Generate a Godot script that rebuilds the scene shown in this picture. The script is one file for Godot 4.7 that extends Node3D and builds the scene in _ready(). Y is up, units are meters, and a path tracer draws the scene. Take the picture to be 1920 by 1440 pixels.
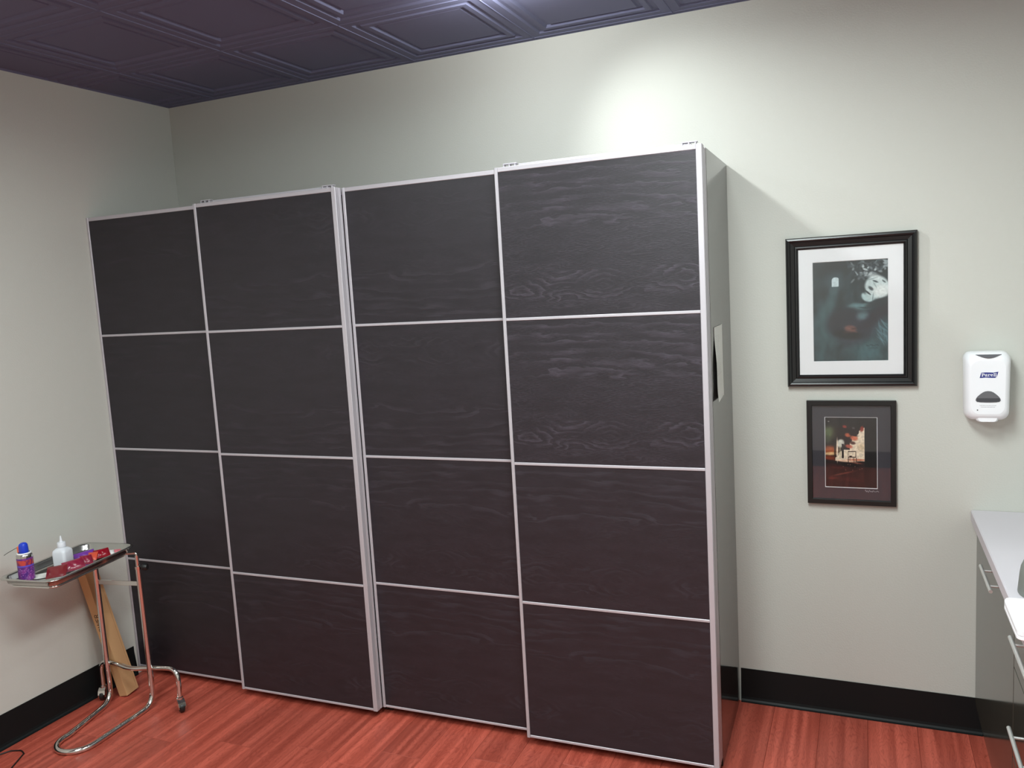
extends Node3D

# ------------------------------------------------------------------ constants of the room
const WL := -2.2193      # left wall
const WR := 2.31         # right wall (behind the counter)
const WF := 4.75         # wall behind the camera
const CH := 2.974        # ceiling height

var M := {}              # materials
var used := {}

# ------------------------------------------------------------------ helpers: naming
func numbered(called: String) -> String:
	if not used.has(called):
		used[called] = 0
		return called
	used[called] += 1
	return "%s_%03d" % [called, used[called]]

func thing(called: String, label: String, category: String, at := Vector3.ZERO, turn := 0.0, group := "") -> Node3D:
	var o := Node3D.new()
	o.name = numbered(called)
	add_child(o)
	o.position = at
	o.rotation.y = turn
	tag(o, label, category, group)
	return o

func tag(o: Node, label: String, category: String, group := "") -> void:
	o.set_meta("label", label)
	o.set_meta("category", category)
	if group != "":
		o.set_meta("group", group)

func part(called: String, st: SurfaceTool, m: Material, parent: Node, label := "") -> MeshInstance3D:
	var o := MeshInstance3D.new()
	o.mesh = st.commit()
	o.material_override = null
	o.mesh.surface_set_material(0, m)
	o.name = called if parent != self else numbered(called)
	parent.add_child(o, true)
	if label != "":
		o.set_meta("label", label)
	return o

func mesh_part(called: String, mesh: Mesh, parent: Node, m: Material = null) -> MeshInstance3D:
	var o := MeshInstance3D.new()
	o.mesh = mesh
	o.name = called
	if m:
		o.set_surface_override_material(0, m)
	parent.add_child(o, true)
	return o

func structure(o: Node, label: String, category: String) -> void:
	tag(o, label, category)
	o.set_meta("kind", "structure")

# ------------------------------------------------------------------ helpers: shapes
func begin() -> SurfaceTool:
	var st := SurfaceTool.new()
	st.begin(Mesh.PRIMITIVE_TRIANGLES)
	return st

# corners run counter-clockwise seen from outside
func tri(st: SurfaceTool, a: Vector3, b: Vector3, c: Vector3, ua := Vector2.ZERO, ub := Vector2.ZERO, uc := Vector2.ZERO) -> void:
	var n := (b - a).cross(c - a).normalized()
	for k in [[a, ua], [c, uc], [b, ub]]:
		st.set_normal(n)
		st.set_uv(k[1])
		st.add_vertex(k[0])

func quad(st: SurfaceTool, a: Vector3, b: Vector3, c: Vector3, d: Vector3, u0 := Vector2(0, 1), u1 := Vector2(1, 0)) -> void:
	var ua := u0
	var ub := Vector2(u1.x, u0.y)
	var uc := u1
	var ud := Vector2(u0.x, u1.y)
	tri(st, a, b, c, ua, ub, uc)
	tri(st, a, c, d, ua, uc, ud)

# chamfered box
func cbox(st: SurfaceTool, c: Vector3, s: Vector3, b := 0.002, basis := Basis.IDENTITY) -> void:
	var h := s * 0.5
	b = minf(b, minf(h.x, minf(h.y, h.z)) * 0.9)
	var P := func(sx: float, sy: float, sz: float, ax: int) -> Vector3:
		var v := Vector3(sx * h.x, sy * h.y, sz * h.z)
		if ax != 0: v.x -= sx * b
		if ax != 1: v.y -= sy * b
		if ax != 2: v.z -= sz * b
		return c + basis * v
	for s1 in [-1.0, 1.0]:
		# faces
		for f in [[0, 1, 2], [1, 2, 0], [2, 0, 1]]:
			var pts := []
			for q in [[-1.0, -1.0], [1.0, -1.0], [1.0, 1.0], [-1.0, 1.0]]:
				var g := [0.0, 0.0, 0.0]
				g[f[0]] = s1
				g[f[1]] = q[0]
				g[f[2]] = q[1]
				pts.append(P.call(g[0], g[1], g[2], f[0]))
			if s1 > 0:
				quad(st, pts[0], pts[1], pts[2], pts[3])
			else:
				quad(st, pts[3], pts[2], pts[1], pts[0])
		# edges
		for s2 in [-1.0, 1.0]:
			for f in [[0, 1, 2], [1, 2, 0], [2, 0, 1]]:
				var A := []
				for w in [[f[0], -1.0], [f[0], 1.0], [f[1], 1.0], [f[1], -1.0]]:
					var g := [0.0, 0.0, 0.0]
					g[f[0]] = s1
					g[f[1]] = s2
					g[f[2]] = w[1]
					A.append(P.call(g[0], g[1], g[2], w[0]))
				if s1 * s2 > 0:
					quad(st, A[0], A[3], A[2], A[1])
				else:
					quad(st, A[0], A[1], A[2], A[3])
			for s3 in [-1.0, 1.0]:
				var a: Vector3 = P.call(s1, s2, s3, 0)
				var e: Vector3 = P.call(s1, s2, s3, 1)
				var i: Vector3 = P.call(s1, s2, s3, 2)
				if s1 * s2 * s3 > 0:
					tri(st, a, e, i)
				else:
					tri(st, a, i, e)

func boxed(called: String, c: Vector3, s: Vector3, m: Material, parent: Node, b := 0.002, basis := Basis.IDENTITY) -> MeshInstance3D:
	var st := begin()
	cbox(st, c, s, b, basis)
	return part(called, st, m, parent)

# smooth tube along a polyline
func tube(st: SurfaceTool, pts: Array, r: float, n := 14, caps := true, radii := []) -> void:
	var rings := []
	var up := Vector3.ZERO
	for i in pts.size():
		var t: Vector3
		if i == 0: t = pts[1] - pts[0]
		elif i == pts.size() - 1: t = pts[i] - pts[i - 1]
		else: t = (pts[i + 1] - pts[i]).normalized() + (pts[i] - pts[i - 1]).normalized()
		t = t.normalized()
		if i == 0:
			up = t.cross(Vector3(0.31, 0.2, 0.93)).normalized()
			if up.length() < 0.5: up = t.cross(Vector3.UP).normalized()
		else:
			up = (up - t * up.dot(t)).normalized()
		var side := t.cross(up)
		var rr: float = radii[i] if radii.size() else r
		var ring := []
		for k in n:
			var a := TAU * k / n
			var d := up * cos(a) + side * sin(a)
			ring.append([pts[i] + d * rr, d])
		rings.append(ring)
	for i in pts.size() - 1:
		for k in n:
			var k2 := (k + 1) % n
			var q := [rings[i][k], rings[i][k2], rings[i + 1][k2], rings[i + 1][k]]
			for w in [0, 2, 1, 0, 3, 2]:
				st.set_normal(q[w][1])
				st.set_uv(Vector2(float(k) / n, float(i)))
				st.add_vertex(q[w][0])
	if caps:
		for k in range(1, n - 1):
			tri(st, rings[0][0][0], rings[0][k + 1][0], rings[0][k][0])
			var L: Array = rings[pts.size() - 1]
			tri(st, L[0][0], L[k][0], L[k + 1][0])

# round the corners of a polyline
func fillet(pts: Array, r: float, seg := 7) -> Array:
	var out := [pts[0]]
	for i in range(1, pts.size() - 1):
		var a: Vector3 = pts[i - 1]
		var b: Vector3 = pts[i]
		var c: Vector3 = pts[i + 1]
		var l := minf(r, minf((a - b).length(), (c - b).length()) * 0.49)
		var p := b + (a - b).normalized() * l
		var q := b + (c - b).normalized() * l
		for k in seg + 1:
			var t := float(k) / seg
			out.append(p.lerp(b, t).lerp(b.lerp(q, t), t))
	out.append(pts[pts.size() - 1])
	return out

# surface of revolution about y; profile of (radius, y) from bottom to top; sharp corners by repeating points
func lathe(st: SurfaceTool, prof: Array, n := 28, at := Transform3D.IDENTITY) -> void:
	for i in prof.size() - 1:
		var p: Vector2 = prof[i]
		var q: Vector2 = prof[i + 1]
		if p.is_equal_approx(q): continue
		var d := (q - p).normalized()
		var nn := Vector2(d.y, -d.x)
		var n0 := nn
		var n1 := nn
		if i > 0:
			var e: Vector2 = (p - prof[i - 1])
			if e.length() > 1e-6 and e.normalized().dot(d) > 0.75: n0 = (nn + Vector2(e.y, -e.x).normalized()).normalized()
		if i < prof.size() - 2:
			var e: Vector2 = (prof[i + 2] - q)
			if e.length() > 1e-6 and e.normalized().dot(d) > 0.75: n1 = (nn + Vector2(e.y, -e.x).normalized()).normalized()
		for k in n:
			var a0 := TAU * k / n
			var a1 := TAU * (k + 1) / n
			var V := func(pp: Vector2, a: float) -> Vector3: return at * Vector3(pp.x * cos(a), pp.y, pp.x * sin(a))
			var N := func(pp: Vector2, a: float) -> Vector3: return (at.basis * Vector3(pp.x * cos(a), pp.y, pp.x * sin(a))).normalized()
			var vs := [[V.call(p, a0), N.call(n0, a0), Vector2(float(k) / n, p.y)], [V.call(p, a1), N.call(n0, a1), Vector2(float(k + 1) / n, p.y)], [V.call(q, a1), N.call(n1, a1), Vector2(float(k + 1) / n, q.y)], [V.call(q, a0), N.call(n1, a0), Vector2(float(k) / n, q.y)]]
			for w in [0, 1, 2, 0, 2, 3]:
				st.set_normal(vs[w][1])
				st.set_uv(vs[w][2])
				st.add_vertex(vs[w][0])

# rounded rectangle loop in the xy plane, n points per corner, counter-clockwise
func rrect(w: float, h: float, r: float, n := 6) -> Array:
	var out := []
	r = minf(r, minf(w, h) * 0.499)
	for c in [[1, 1, 0.0], [-1, 1, 0.25], [-1, -1, 0.5], [1, -1, 0.75]]:
		for k in n + 1:
			var a: float = TAU * (c[2] + 0.25 * k / n)
			out.append(Vector2(c[0] * (w * 0.5 - r) + r * cos(a), c[1] * (h * 0.5 - r) + r * sin(a)))
	return out

# skin between loops (arrays of Vector3, same count, ccw seen from the end they grow towards)
func loft(st: SurfaceTool, loops: Array, cap0 := true, cap1 := true, smooth := true) -> void:
	var n: int = loops[0].size()
	if smooth:
		var s2 := begin()
		s2.set_smooth_group(0)
		for i in loops.size() - 1:
			for k in n:
				var k2 := (k + 1) % n
				for v in [loops[i][k], loops[i + 1][k2], loops[i][k2], loops[i][k], loops[i + 1][k], loops[i + 1][k2]]:
					s2.set_smooth_group(0)
					s2.set_uv(Vector2.ZERO)
					s2.add_vertex(v)
		s2.generate_normals()
		st.append_from(s2.commit(), 0, Transform3D.IDENTITY)
	else:
		for i in loops.size() - 1:
			for k in n:
				var k2 := (k + 1) % n
				quad(st, loops[i][k], loops[i][k2], loops[i + 1][k2], loops[i + 1][k])
	for e in [[cap0, loops[0], true], [cap1, loops[loops.size() - 1], false]]:
		if not e[0]: continue
		var L: Array = e[1]
		var mid := Vector3.ZERO
		for v in L: mid += v
		mid /= n
		for k in n:
			if e[2]: tri(st, mid, L[(k + 1) % n], L[k])
			else: tri(st, mid, L[k], L[(k + 1) % n])

func lift(loop: Array, z: float, off := Vector2.ZERO) -> Array:
	var o := []
	for v in loop: o.append(Vector3(v.x + off.x, v.y + off.y, z))
	return o

# flat polygon extruded along z from z0 to z1
func prism(st: SurfaceTool, poly: Array, z0: float, z1: float, at := Transform3D.IDENTITY) -> void:
	var pk := PackedVector2Array(poly)
	if Geometry2D.is_polygon_clockwise(pk): pk.reverse()
	var idx := Geometry2D.triangulate_polygon(pk)
	for i in range(0, idx.size(), 3):
		var a := pk[idx[i]]
		var b := pk[idx[i + 1]]
		var c := pk[idx[i + 2]]
		if (b - a).cross(c - a) < 0:
			var t := b
			b = c
			c = t
		tri(st, at * Vector3(a.x, a.y, z1), at * Vector3(b.x, b.y, z1), at * Vector3(c.x, c.y, z1))
		tri(st, at * Vector3(a.x, a.y, z0), at * Vector3(c.x, c.y, z0), at * Vector3(b.x, b.y, z0))
	for i in pk.size():
		var a := pk[i]
		var b := pk[(i + 1) % pk.size()]
		quad(st, at * Vector3(a.x, a.y, z0), at * Vector3(b.x, b.y, z0), at * Vector3(b.x, b.y, z1), at * Vector3(a.x, a.y, z1))

# moulding swept round a rectangle: profile of (inset from the outer edge, height)
func frame_ring(st: SurfaceTool, w: float, h: float, prof: Array, z := 0.0) -> void:
	var C := func(p: Vector2) -> Array:
		var x := w * 0.5 - p.x
		var y := h * 0.5 - p.x
		return [Vector3(-x, -y, z + p.y), Vector3(x, -y, z + p.y), Vector3(x, y, z + p.y), Vector3(-x, y, z + p.y)]
	for i in prof.size() - 1:
		var a: Array = C.call(prof[i])
		var b: Array = C.call(prof[i + 1])
		for k in 4:
			var k2 := (k + 1) % 4
			quad(st, a[k], a[k2], b[k2], b[k])

# ------------------------------------------------------------------ helpers: materials
func mat(c: Color, rough := 0.6, metal := 0.0, spec := 0.5) -> StandardMaterial3D:
	var m := StandardMaterial3D.new()
	m.albedo_color = c
	m.roughness = rough
	m.metallic = metal
	m.metallic_specular = spec
	return m

func rgb(r: float, g: float, b: float) -> Color:
	return Color(r / 255.0, g / 255.0, b / 255.0)

func noise(seed_: int, freq: float, oct := 3) -> FastNoiseLite:
	var n := FastNoiseLite.new()
	n.seed = seed_
	n.noise_type = FastNoiseLite.TYPE_SIMPLEX
	n.frequency = freq
	n.fractal_octaves = oct
	return n

func tex(data: PackedByteArray, w: int, h: int) -> ImageTexture:
	var im := Image.create_from_data(w, h, false, Image.FORMAT_RGB8, data)
	return ImageTexture.create_from_image(im)

func gray(data: PackedByteArray, w: int, h: int) -> Image:
	return Image.create_from_data(w, h, false, Image.FORMAT_L8, data)

# grain of the black-brown ash foil: strips with flat-sawn arches, straight pores and knots
func ash_maps(seed_: int, bold: float) -> Dictionary:
	var W := 1024
	var H := 768
	var col := PackedByteArray()
	col.resize(W * H * 3)
	var hgt := PackedByteArray()
	hgt.resize(W * H)
	var rgh := PackedByteArray()
	rgh.resize(W * H)
	var n1 := noise(seed_, 1.0, 3)
	var n2 := noise(seed_ + 12, 1.0, 2)
	var n3 := noise(seed_ + 26, 1.0, 1)
	for j in H:
		var v := float(j) / H
		for i in W:
			var u := float(i) / W
			var w1 := n1.get_noise_2d(u * 3.0, v * 9.0)
			var w2 := n2.get_noise_2d(u * 9.0, v * 30.0)
			var ring := 0.0
			var width := 0.0
			if v < 0.41:
				var dy := v - 0.385 + w1 * 0.03
				var du := (u - 0.36)
				var stretch := 0.24 if du < 0.0 else 0.30
				ring = sqrt(dy * dy + du * du * stretch * stretch * 0.5 + 0.0004) * 17.0 + w1 * 0.8 + w2 * 0.16
				width = 1.0
			elif v < 0.70:
				ring = (v - 0.41) * 62.0 + w1 * 2.2 + w2 * 0.25 + u * 0.8
				width = 0.4
			elif v < 0.90:
				var best := 1e9
				for kx in [[0.53, 0.795, 1.0], [0.93, 0.79, 1.25], [0.10, 0.82, 1.1]]:
					var du: float = (u - kx[0]) * 0.52
					var dv: float = (v - kx[1]) + w1 * 0.012
					best = minf(best, (absf(du) * 0.8 + sqrt(du * du * 0.4 + dv * dv)) / kx[2])
				var far := absf(v - 0.80) + 0.05
				ring = minf(best * 24.0, far * 24.0 + 1.0) + w1 * 0.7 + w2 * 0.16
				width = 0.9
			else:
				ring = (v - 0.9) * 80.0 + w1 * 2.0 + w2 * 0.5
				width = 0.45
			var f := ring - floorf(ring)
			var line := clampf((f - 0.40) / 0.45, 0.0, 1.0) * clampf((1.0 - f) / 0.1, 0.0, 1.0)
			var patch := clampf(0.55 + 0.9 * n1.get_noise_2d(u * 2.0 + 7.0, v * 7.0 + 3.0), 0.1, 1.0)
			# pores: short horizontal dashes
			var pr := n3.get_noise_2d(u * 26.0, v * 300.0)
			var pore := clampf((pr - 0.25) * 2.6, 0.0, 1.0)
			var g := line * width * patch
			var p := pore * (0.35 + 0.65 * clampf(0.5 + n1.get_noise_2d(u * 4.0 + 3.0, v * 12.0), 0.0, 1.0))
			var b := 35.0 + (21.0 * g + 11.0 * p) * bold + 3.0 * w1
			var o := (j * W + i)
			col[o * 3] = int(clampf(b * 1.02, 0, 255))
			col[o * 3 + 1] = int(clampf(b * 0.91, 0, 255))
			col[o * 3 + 2] = int(clampf(b * 1.07, 0, 255))
			hgt[o] = int(clampf(90.0 + (110.0 * g + 60.0 * p) * bold, 0, 255))
			rgh[o] = int(clampf(108.0 + 40.0 * g + 26.0 * p, 0, 255))
	return {"color": tex(col, W, H), "height": ImageTexture.create_from_image(gray(hgt, W, H)), "rough": ImageTexture.create_from_image(gray(rgh, W, H))}

# cherry laminate plank: grain runs along v
func cherry(seed_: int) -> Dictionary:
	var W := 160
	var H := 768
	var col := PackedByteArray()
	col.resize(W * H * 3)
	var hgt := PackedByteArray()
	hgt.resize(W * H)
	var n1 := noise(seed_, 1.0, 3)
	var n2 := noise(seed_ + 5, 1.0, 2)
	var n3 := noise(seed_ + 9, 1.0, 1)
	var cx := 0.3 + 0.4 * fmod(seed_ * 0.37, 1.0)
	for j in H:
		var v := float(j) / H
		for i in W:
			var u := float(i) / W
			var w := n1.get_noise_2d(u * 1.6, v * 3.0)
			var du := u - cx + w * 0.25
			var dv := fmod(v * 2.0 + 0.37 * seed_, 1.0) - 0.5
			var ring := sqrt(du * du * 9.0 + dv * dv * 2.2 + 0.01) * 7.0 + w * 1.2 + n2.get_noise_2d(u * 12.0, v * 5.0) * 0.25
			var f := ring - floorf(ring)
			var line := smoothstep(0.55, 0.95, f) * (1.0 - smoothstep(0.95, 1.0, f))
			var pore := clampf((n3.get_noise_2d(u * 60.0, v * 26.0) - 0.2) * 1.6, 0.0, 1.0)
			var band := n2.get_noise_2d(u * 4.0, v * 0.9)
			var t := 0.55 + 0.45 * band - 0.32 * line - 0.22 * pore
			var dark := Color(0.585, 0.25, 0.196)
			var lite := Color(0.80, 0.395, 0.325)
			var c := dark.lerp(lite, clampf(t, 0.0, 1.15))
			var o := (j * W + i)
			col[o * 3] = int(clampf(c.r * 255, 0, 255))
			col[o * 3 + 1] = int(clampf(c.g * 255, 0, 255))
			col[o * 3 + 2] = int(clampf(c.b * 255, 0, 255))
			hgt[o] = int(clampf(170.0 - 60.0 * line - 70.0 * pore, 0, 255))
	return {"color": tex(col, W, H), "height": ImageTexture.create_from_image(gray(hgt, W, H))}

# soft elliptical brush for the framed prints: coordinates 0..1 from the top left corner
func dab(im: Image, cx: float, cy: float, rx: float, ry: float, deg: float, c: Color, a := 1.0, soft := 0.25) -> void:
	var W := im.get_width()
	var H := im.get_height()
	var R := maxf(rx, ry) * 1.5
	var ca := cos(deg_to_rad(deg))
	var sa := sin(deg_to_rad(deg))
	var asp := float(H) / W
	for j in range(maxi(0, int((cy - R) * H)), mini(H, int((cy + R) * H) + 1)):
		for i in range(maxi(0, int((cx - R * asp) * W)), mini(W, int((cx + R * asp) * W) + 1)):
			var dx := (float(i) / W - cx) / asp
			var dy := float(j) / H - cy
			var x := (dx * ca + dy * sa) / rx
			var y := (-dx * sa + dy * ca) / ry
			var d := sqrt(x * x + y * y)
			var k := 1.0 - smoothstep(1.0 - soft, 1.0 + soft, d)
			if k > 0.003:
				im.set_pixel(i, j, im.get_pixel(i, j).lerp(c, k * a))

func canvas(W: int, H: int, top: Color, bottom: Color, seed_: int, amount: float) -> Image:
	var im := Image.create_empty(W, H, false, Image.FORMAT_RGB8)
	var n := noise(seed_, 0.012, 4)
	for j in H:
		for i in W:
			var t := float(j) / H
			var k := 1.0 + amount * n.get_noise_2d(i * 1.6, j * 0.7)
			var c := top.lerp(bottom, clampf(t + 0.4 * n.get_noise_2d(i * 0.5 + 300, j * 0.3), 0.0, 1.0))
			im.set_pixel(i, j, Color(c.r * k, c.g * k, c.b * k))
	return im

func painted(im: Image, seed_: int, amount: float) -> Image:
	var n := noise(seed_, 0.05, 3)
	for j in im.get_height():
		for i in im.get_width():
			var k := 1.0 + amount * n.get_noise_2d(i, j)
			var c := im.get_pixel(i, j)
			im.set_pixel(i, j, Color(c.r * k, c.g * k, c.b * k))
	return im

func teal_print() -> Image:
	var im := canvas(320, 464, rgb(27, 33, 37), rgb(50, 72, 76), 5, 0.30)
	var asp := 464.0 / 320.0
	# beam under the little window, washes
	for k in 9:
		var t := k / 8.0
		dab(im, 0.29 - 0.14 * t, 0.28 + 0.30 * t, (0.035 + 0.05 * t), 0.05, 25, rgb(84, 122, 126), 0.22, 0.9)
	dab(im, 0.13, 0.66, 0.07, 0.16, 0, rgb(66, 100, 104), 0.45, 0.9)
	dab(im, 0.10, 0.85, 0.05, 0.12, 5, rgb(60, 92, 96), 0.4, 0.9)
	dab(im, 0.72, 0.9, 0.13, 0.10, 0, rgb(70, 112, 118), 0.6, 0.8)
	dab(im, 0.5, 0.8, 0.2, 0.03, 0, rgb(60, 84, 88), 0.4, 0.9)
	# the arched window
	dab(im, 0.30, 0.20, 0.075, 0.085, 0, rgb(96, 128, 136), 0.5, 0.9)
	for j in range(int(0.155 * 464), int(0.25 * 464)):
		for i in range(int(0.257 * 320), int(0.352 * 320)):
			var y := float(j) / 464.0
			var x := (float(i) / 320.0 - 0.305) / 0.047
			if y > 0.178 or x * x + pow((y - 0.178) / 0.022, 2.0) < 1.0:
				im.set_pixel(i, j, rgb(202, 218, 222))
	# dark coat
	dab(im, 0.42, 0.60, 0.17, 0.13, -20, rgb(38, 39, 47), 0.95, 0.35)
	dab(im, 0.62, 0.68, 0.20, 0.11, -38, rgb(46, 46, 58), 0.85, 0.5)
	dab(im, 0.85, 0.55, 0.20, 0.06, -42, rgb(38, 34, 44), 0.9, 0.4)
	dab(im, 0.46, 0.73, 0.13, 0.045, 8, rgb(24, 22, 24), 0.9, 0.4)
	# hand
	dab(im, 0.50, 0.675, 0.055, 0.036, 8, rgb(112, 74, 66), 0.9, 0.35)
	for k in 4:
		dab(im, 0.47 + 0.032 * k, 0.668 + 0.012 * k, 0.022, 0.008, 20, rgb(128 - 8 * k, 84 - 6 * k, 74 - 6 * k), 0.8, 0.5)
	dab(im, 0.55, 0.675, 0.025, 0.007, -8, rgb(70, 38, 38), 0.9, 0.4)
	dab(im, 0.46, 0.71, 0.04, 0.012, 0, rgb(58, 38, 36), 0.8, 0.6)
	# shoulder and collar
	for q in [[0.70, 0.46, 0.07, 0.03], [0.62, 0.45, 0.05, 0.02], [0.66, 0.55, 0.05, 0.04], [0.55, 0.44, 0.05, 0.02]]:
		dab(im, q[0], q[1], q[2], q[3], -12, rgb(112, 148, 152), 0.65, 0.7)
	dab(im, 0.68, 0.47, 0.05, 0.005, 8, rgb(36, 52, 58), 0.9, 0.5)
	for k in 14:
		var a := k * 2.4
		dab(im, 0.93 + 0.05 * sin(a), 0.62 + 0.014 * k, 0.045, 0.006, 60 + 25 * sin(a * 1.7), rgb(120, 158, 168), 0.5, 0.6)
	dab(im, 0.93, 0.72, 0.08, 0.12, 10, rgb(84, 118, 128), 0.5, 0.7)
	# curls, then the pale carved face turned up
	var rng := RandomNumberGenerator.new()
	rng.seed = 21
	for k in 90:
		var cx := rng.randf_range(0.47, 1.0)
		var cy := rng.randf_range(0.0, 0.20) * (0.35 + 0.65 * clampf((1.15 - cx) / 0.6, 0.0, 1.0)) + 0.01
		var t := rng.randf()
		var c := rgb(44, 54, 60).lerp(rgb(214, 224, 226), t * t * clampf((cx - 0.40) / 0.25, 0.25, 1.0))
		dab(im, cx, cy, rng.randf_range(0.010, 0.030), rng.randf_range(0.006, 0.014), rng.randf_range(-80, 80), c, 0.85, 0.45)
	dab(im, 0.86, 0.27, 0.118, 0.105, 35, rgb(200, 214, 214), 1.0, 0.14)
	dab(im, 0.735, 0.362, 0.062, 0.048, 30, rgb(182, 204, 204), 1.0, 0.2)
	dab(im, 0.80, 0.34, 0.06, 0.05, 20, rgb(196, 212, 212), 0.9, 0.5)
	dab(im, 0.91, 0.31, 0.075, 0.058, 0, rgb(236, 240, 238), 0.9, 0.6)
	dab(im, 0.83, 0.17, 0.07, 0.03, 20, rgb(226, 234, 234), 0.7, 0.7)
	dab(im, 0.88, 0.425, 0.13, 0.032, -20, rgb(38, 46, 50), 0.95, 0.4)
	dab(im, 0.665, 0.285, 0.05, 0.02, 60, rgb(38, 46, 50), 0.8, 0.5)
	dab(im, 0.735, 0.322, 0.034, 0.008, 42, rgb(44, 52, 56), 1.0, 0.4)
	dab(im, 0.752, 0.312, 0.028, 0.005, 42, rgb(206, 214, 212), 0.8, 0.5)
	dab(im, 0.775, 0.282, 0.026, 0.014, 45, rgb(58, 68, 72), 0.95, 0.5)
	dab(im, 0.835, 0.215, 0.026, 0.008, 25, rgb(58, 70, 74), 0.95, 0.5)
	dab(im, 0.945, 0.218, 0.020, 0.007, 40, rgb(74, 88, 92), 0.9, 0.5)
	dab(im, 0.80, 0.187, 0.045, 0.005, -15, rgb(120, 136, 140), 0.6, 0.6)
	dab(im, 0.83, 0.252, 0.036, 0.005, 62, rgb(150, 168, 170), 0.7, 0.6)
	dab(im, 0.80, 0.375, 0.045, 0.004, 95, rgb(90, 106, 110), 0.7, 0.5)
	# scrawled name in the corner
	for k in 7:
		dab(im, 0.72 + 0.024 * k, 0.845 + 0.006 * sin(k * 2.1), 0.010, 0.003, 70 - 35 * (k % 3), rgb(26, 36, 40), 0.8, 0.5)
		dab(im, 0.74 + 0.018 * k, 0.872, 0.007, 0.002, 60 - 40 * (k % 2), rgb(26, 36, 40), 0.7, 0.5)
	return painted(im, 77, 0.07)

func ember_print() -> Image:
	var im := canvas(256, 360, rgb(28, 27, 26), rgb(30, 12, 12), 15, 0.7)
	dab(im, 0.10, 0.22, 0.09, 0.08, 30, rgb(120, 138, 92), 0.8, 0.7)
	dab(im, 0.05, 0.32, 0.05, 0.06, 0, rgb(70, 84, 60), 0.7, 0.7)
	dab(im, 0.10, 0.47, 0.10, 0.06, 5, rgb(184, 92, 46), 0.9, 0.6)
	dab(im, 0.10, 0.52, 0.09, 0.022, -4, rgb(246, 206, 150), 0.9, 0.6)
	dab(im, 0.08, 0.58, 0.10, 0.03, 5, rgb(150, 60, 28), 0.8, 0.6)
	dab(im, 0.44, 0.26, 0.20, 0.13, 10, rgb(34, 22, 20), 0.9, 0.5)
	# pale lit wall
	var pale := rgb(252, 232, 206)
	for j in range(int(0.14 * 360), int(0.62 * 360)):
		for i in range(int(0.20 * 256), int(0.765 * 256)):
			var x := float(i) / 256.0
			var y := float(j) / 360.0
			if x > 0.765 - (y - 0.12) * 1.25 + 0.02 * sin(y * 60.0) and (y > 0.46 or x > 0.48):
				im.set_pixel(i, j, im.get_pixel(i, j).lerp(pale, 0.95))
	dab(im, 0.30, 0.37, 0.05, 0.06, 25, rgb(226, 224, 210), 0.95, 0.3)
	dab(im, 0.235, 0.47, 0.012, 0.17, 0, pale, 0.95, 0.3)
	dab(im, 0.19, 0.47, 0.010, 0.11, 0, rgb(44, 34, 28), 0.9, 0.4)
	dab(im, 0.29, 0.48, 0.012, 0.09, 0, rgb(180, 172, 140), 0.7, 0.4)
	for j in range(int(0.38 * 360), int(0.585 * 360)):
		for i in range(int(0.325 * 256), int(0.365 * 256)):
			im.set_pixel(i, j, rgb(38, 32, 32))
	dab(im, 0.70, 0.42, 0.05, 0.05, 0, rgb(206, 176, 136), 0.6, 0.8)
	for q in [[0.44, 0.25, 0.04, 0.028, rgb(196, 96, 62)], [0.56, 0.29, 0.05, 0.035, rgb(216, 110, 76)], [0.53, 0.36, 0.04, 0.022, rgb(70, 36, 30)], [0.46, 0.41, 0.05, 0.025, rgb(190, 92, 70)], [0.38, 0.13, 0.03, 0.02, rgb(150, 52, 40)], [0.71, 0.16, 0.025, 0.04, rgb(150, 52, 36)], [0.55, 0.15, 0.022, 0.015, rgb(82, 84, 82)], [0.55, 0.25, 0.06, 0.012, rgb(40, 24, 22)]]:
		dab(im, q[0], q[1], q[2], q[3], 12, q[4], 0.9, 0.4)
	# floor glow and the small chair
	dab(im, 0.42, 0.62, 0.14, 0.016, 2, rgb(250, 206, 176), 0.95, 0.5)
	dab(im, 0.62, 0.60, 0.12, 0.014, 0, rgb(190, 96, 66), 0.8, 0.6)
	dab(im, 0.60, 0.645, 0.08, 0.008, 6, rgb(190, 112, 90), 0.7, 0.5)
	var ink := rgb(56, 28, 24)
	for r in [[0.445, 0.48, 0.60, 0.49], [0.59, 0.485, 0.602, 0.56], [0.442, 0.485, 0.452, 0.56], [0.445, 0.56, 0.60, 0.572], [0.445, 0.572, 0.458, 0.64], [0.552, 0.572, 0.565, 0.65], [0.60, 0.57, 0.61, 0.63], [0.478, 0.572, 0.486, 0.62], [0.47, 0.545, 0.52, 0.56]]:
		for j in range(int(r[1] * 360), int(r[3] * 360)):
			for i in range(int(r[0] * 256), int(r[2] * 256)):
				im.set_pixel(i, j, ink)
	# debris on the dark floor
	dab(im, 0.35, 0.80, 0.16, 0.012, -14, rgb(120, 62, 52), 0.8, 0.6)
	dab(im, 0.14, 0.87, 0.06, 0.018, -5, rgb(110, 42, 34), 0.8, 0.6)
	dab(im, 0.45, 0.88, 0.18, 0.03, 4, rgb(64, 22, 22), 0.7, 0.7)
	dab(im, 0.2, 0.7, 0.16, 0.03, 8, rgb(74, 24, 20), 0.7, 0.7)
	for k in 9:
		dab(im, 0.35 + 0.045 * k, 0.70 + 0.05 * sin(k * 1.9), 0.008, 0.005, 0, rgb(190, 140, 126), 0.7, 0.5)
	# black doorway on the right
	for j in range(0, 360):
		for i in range(int(0.765 * 256), 256):
			im.set_pixel(i, j, rgb(16, 17, 18))
	dab(im, 0.07, 0.06, 0.012, 0.008, 0, rgb(170, 172, 168), 0.9, 0.5)
	return painted(im, 91, 0.12)

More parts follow.
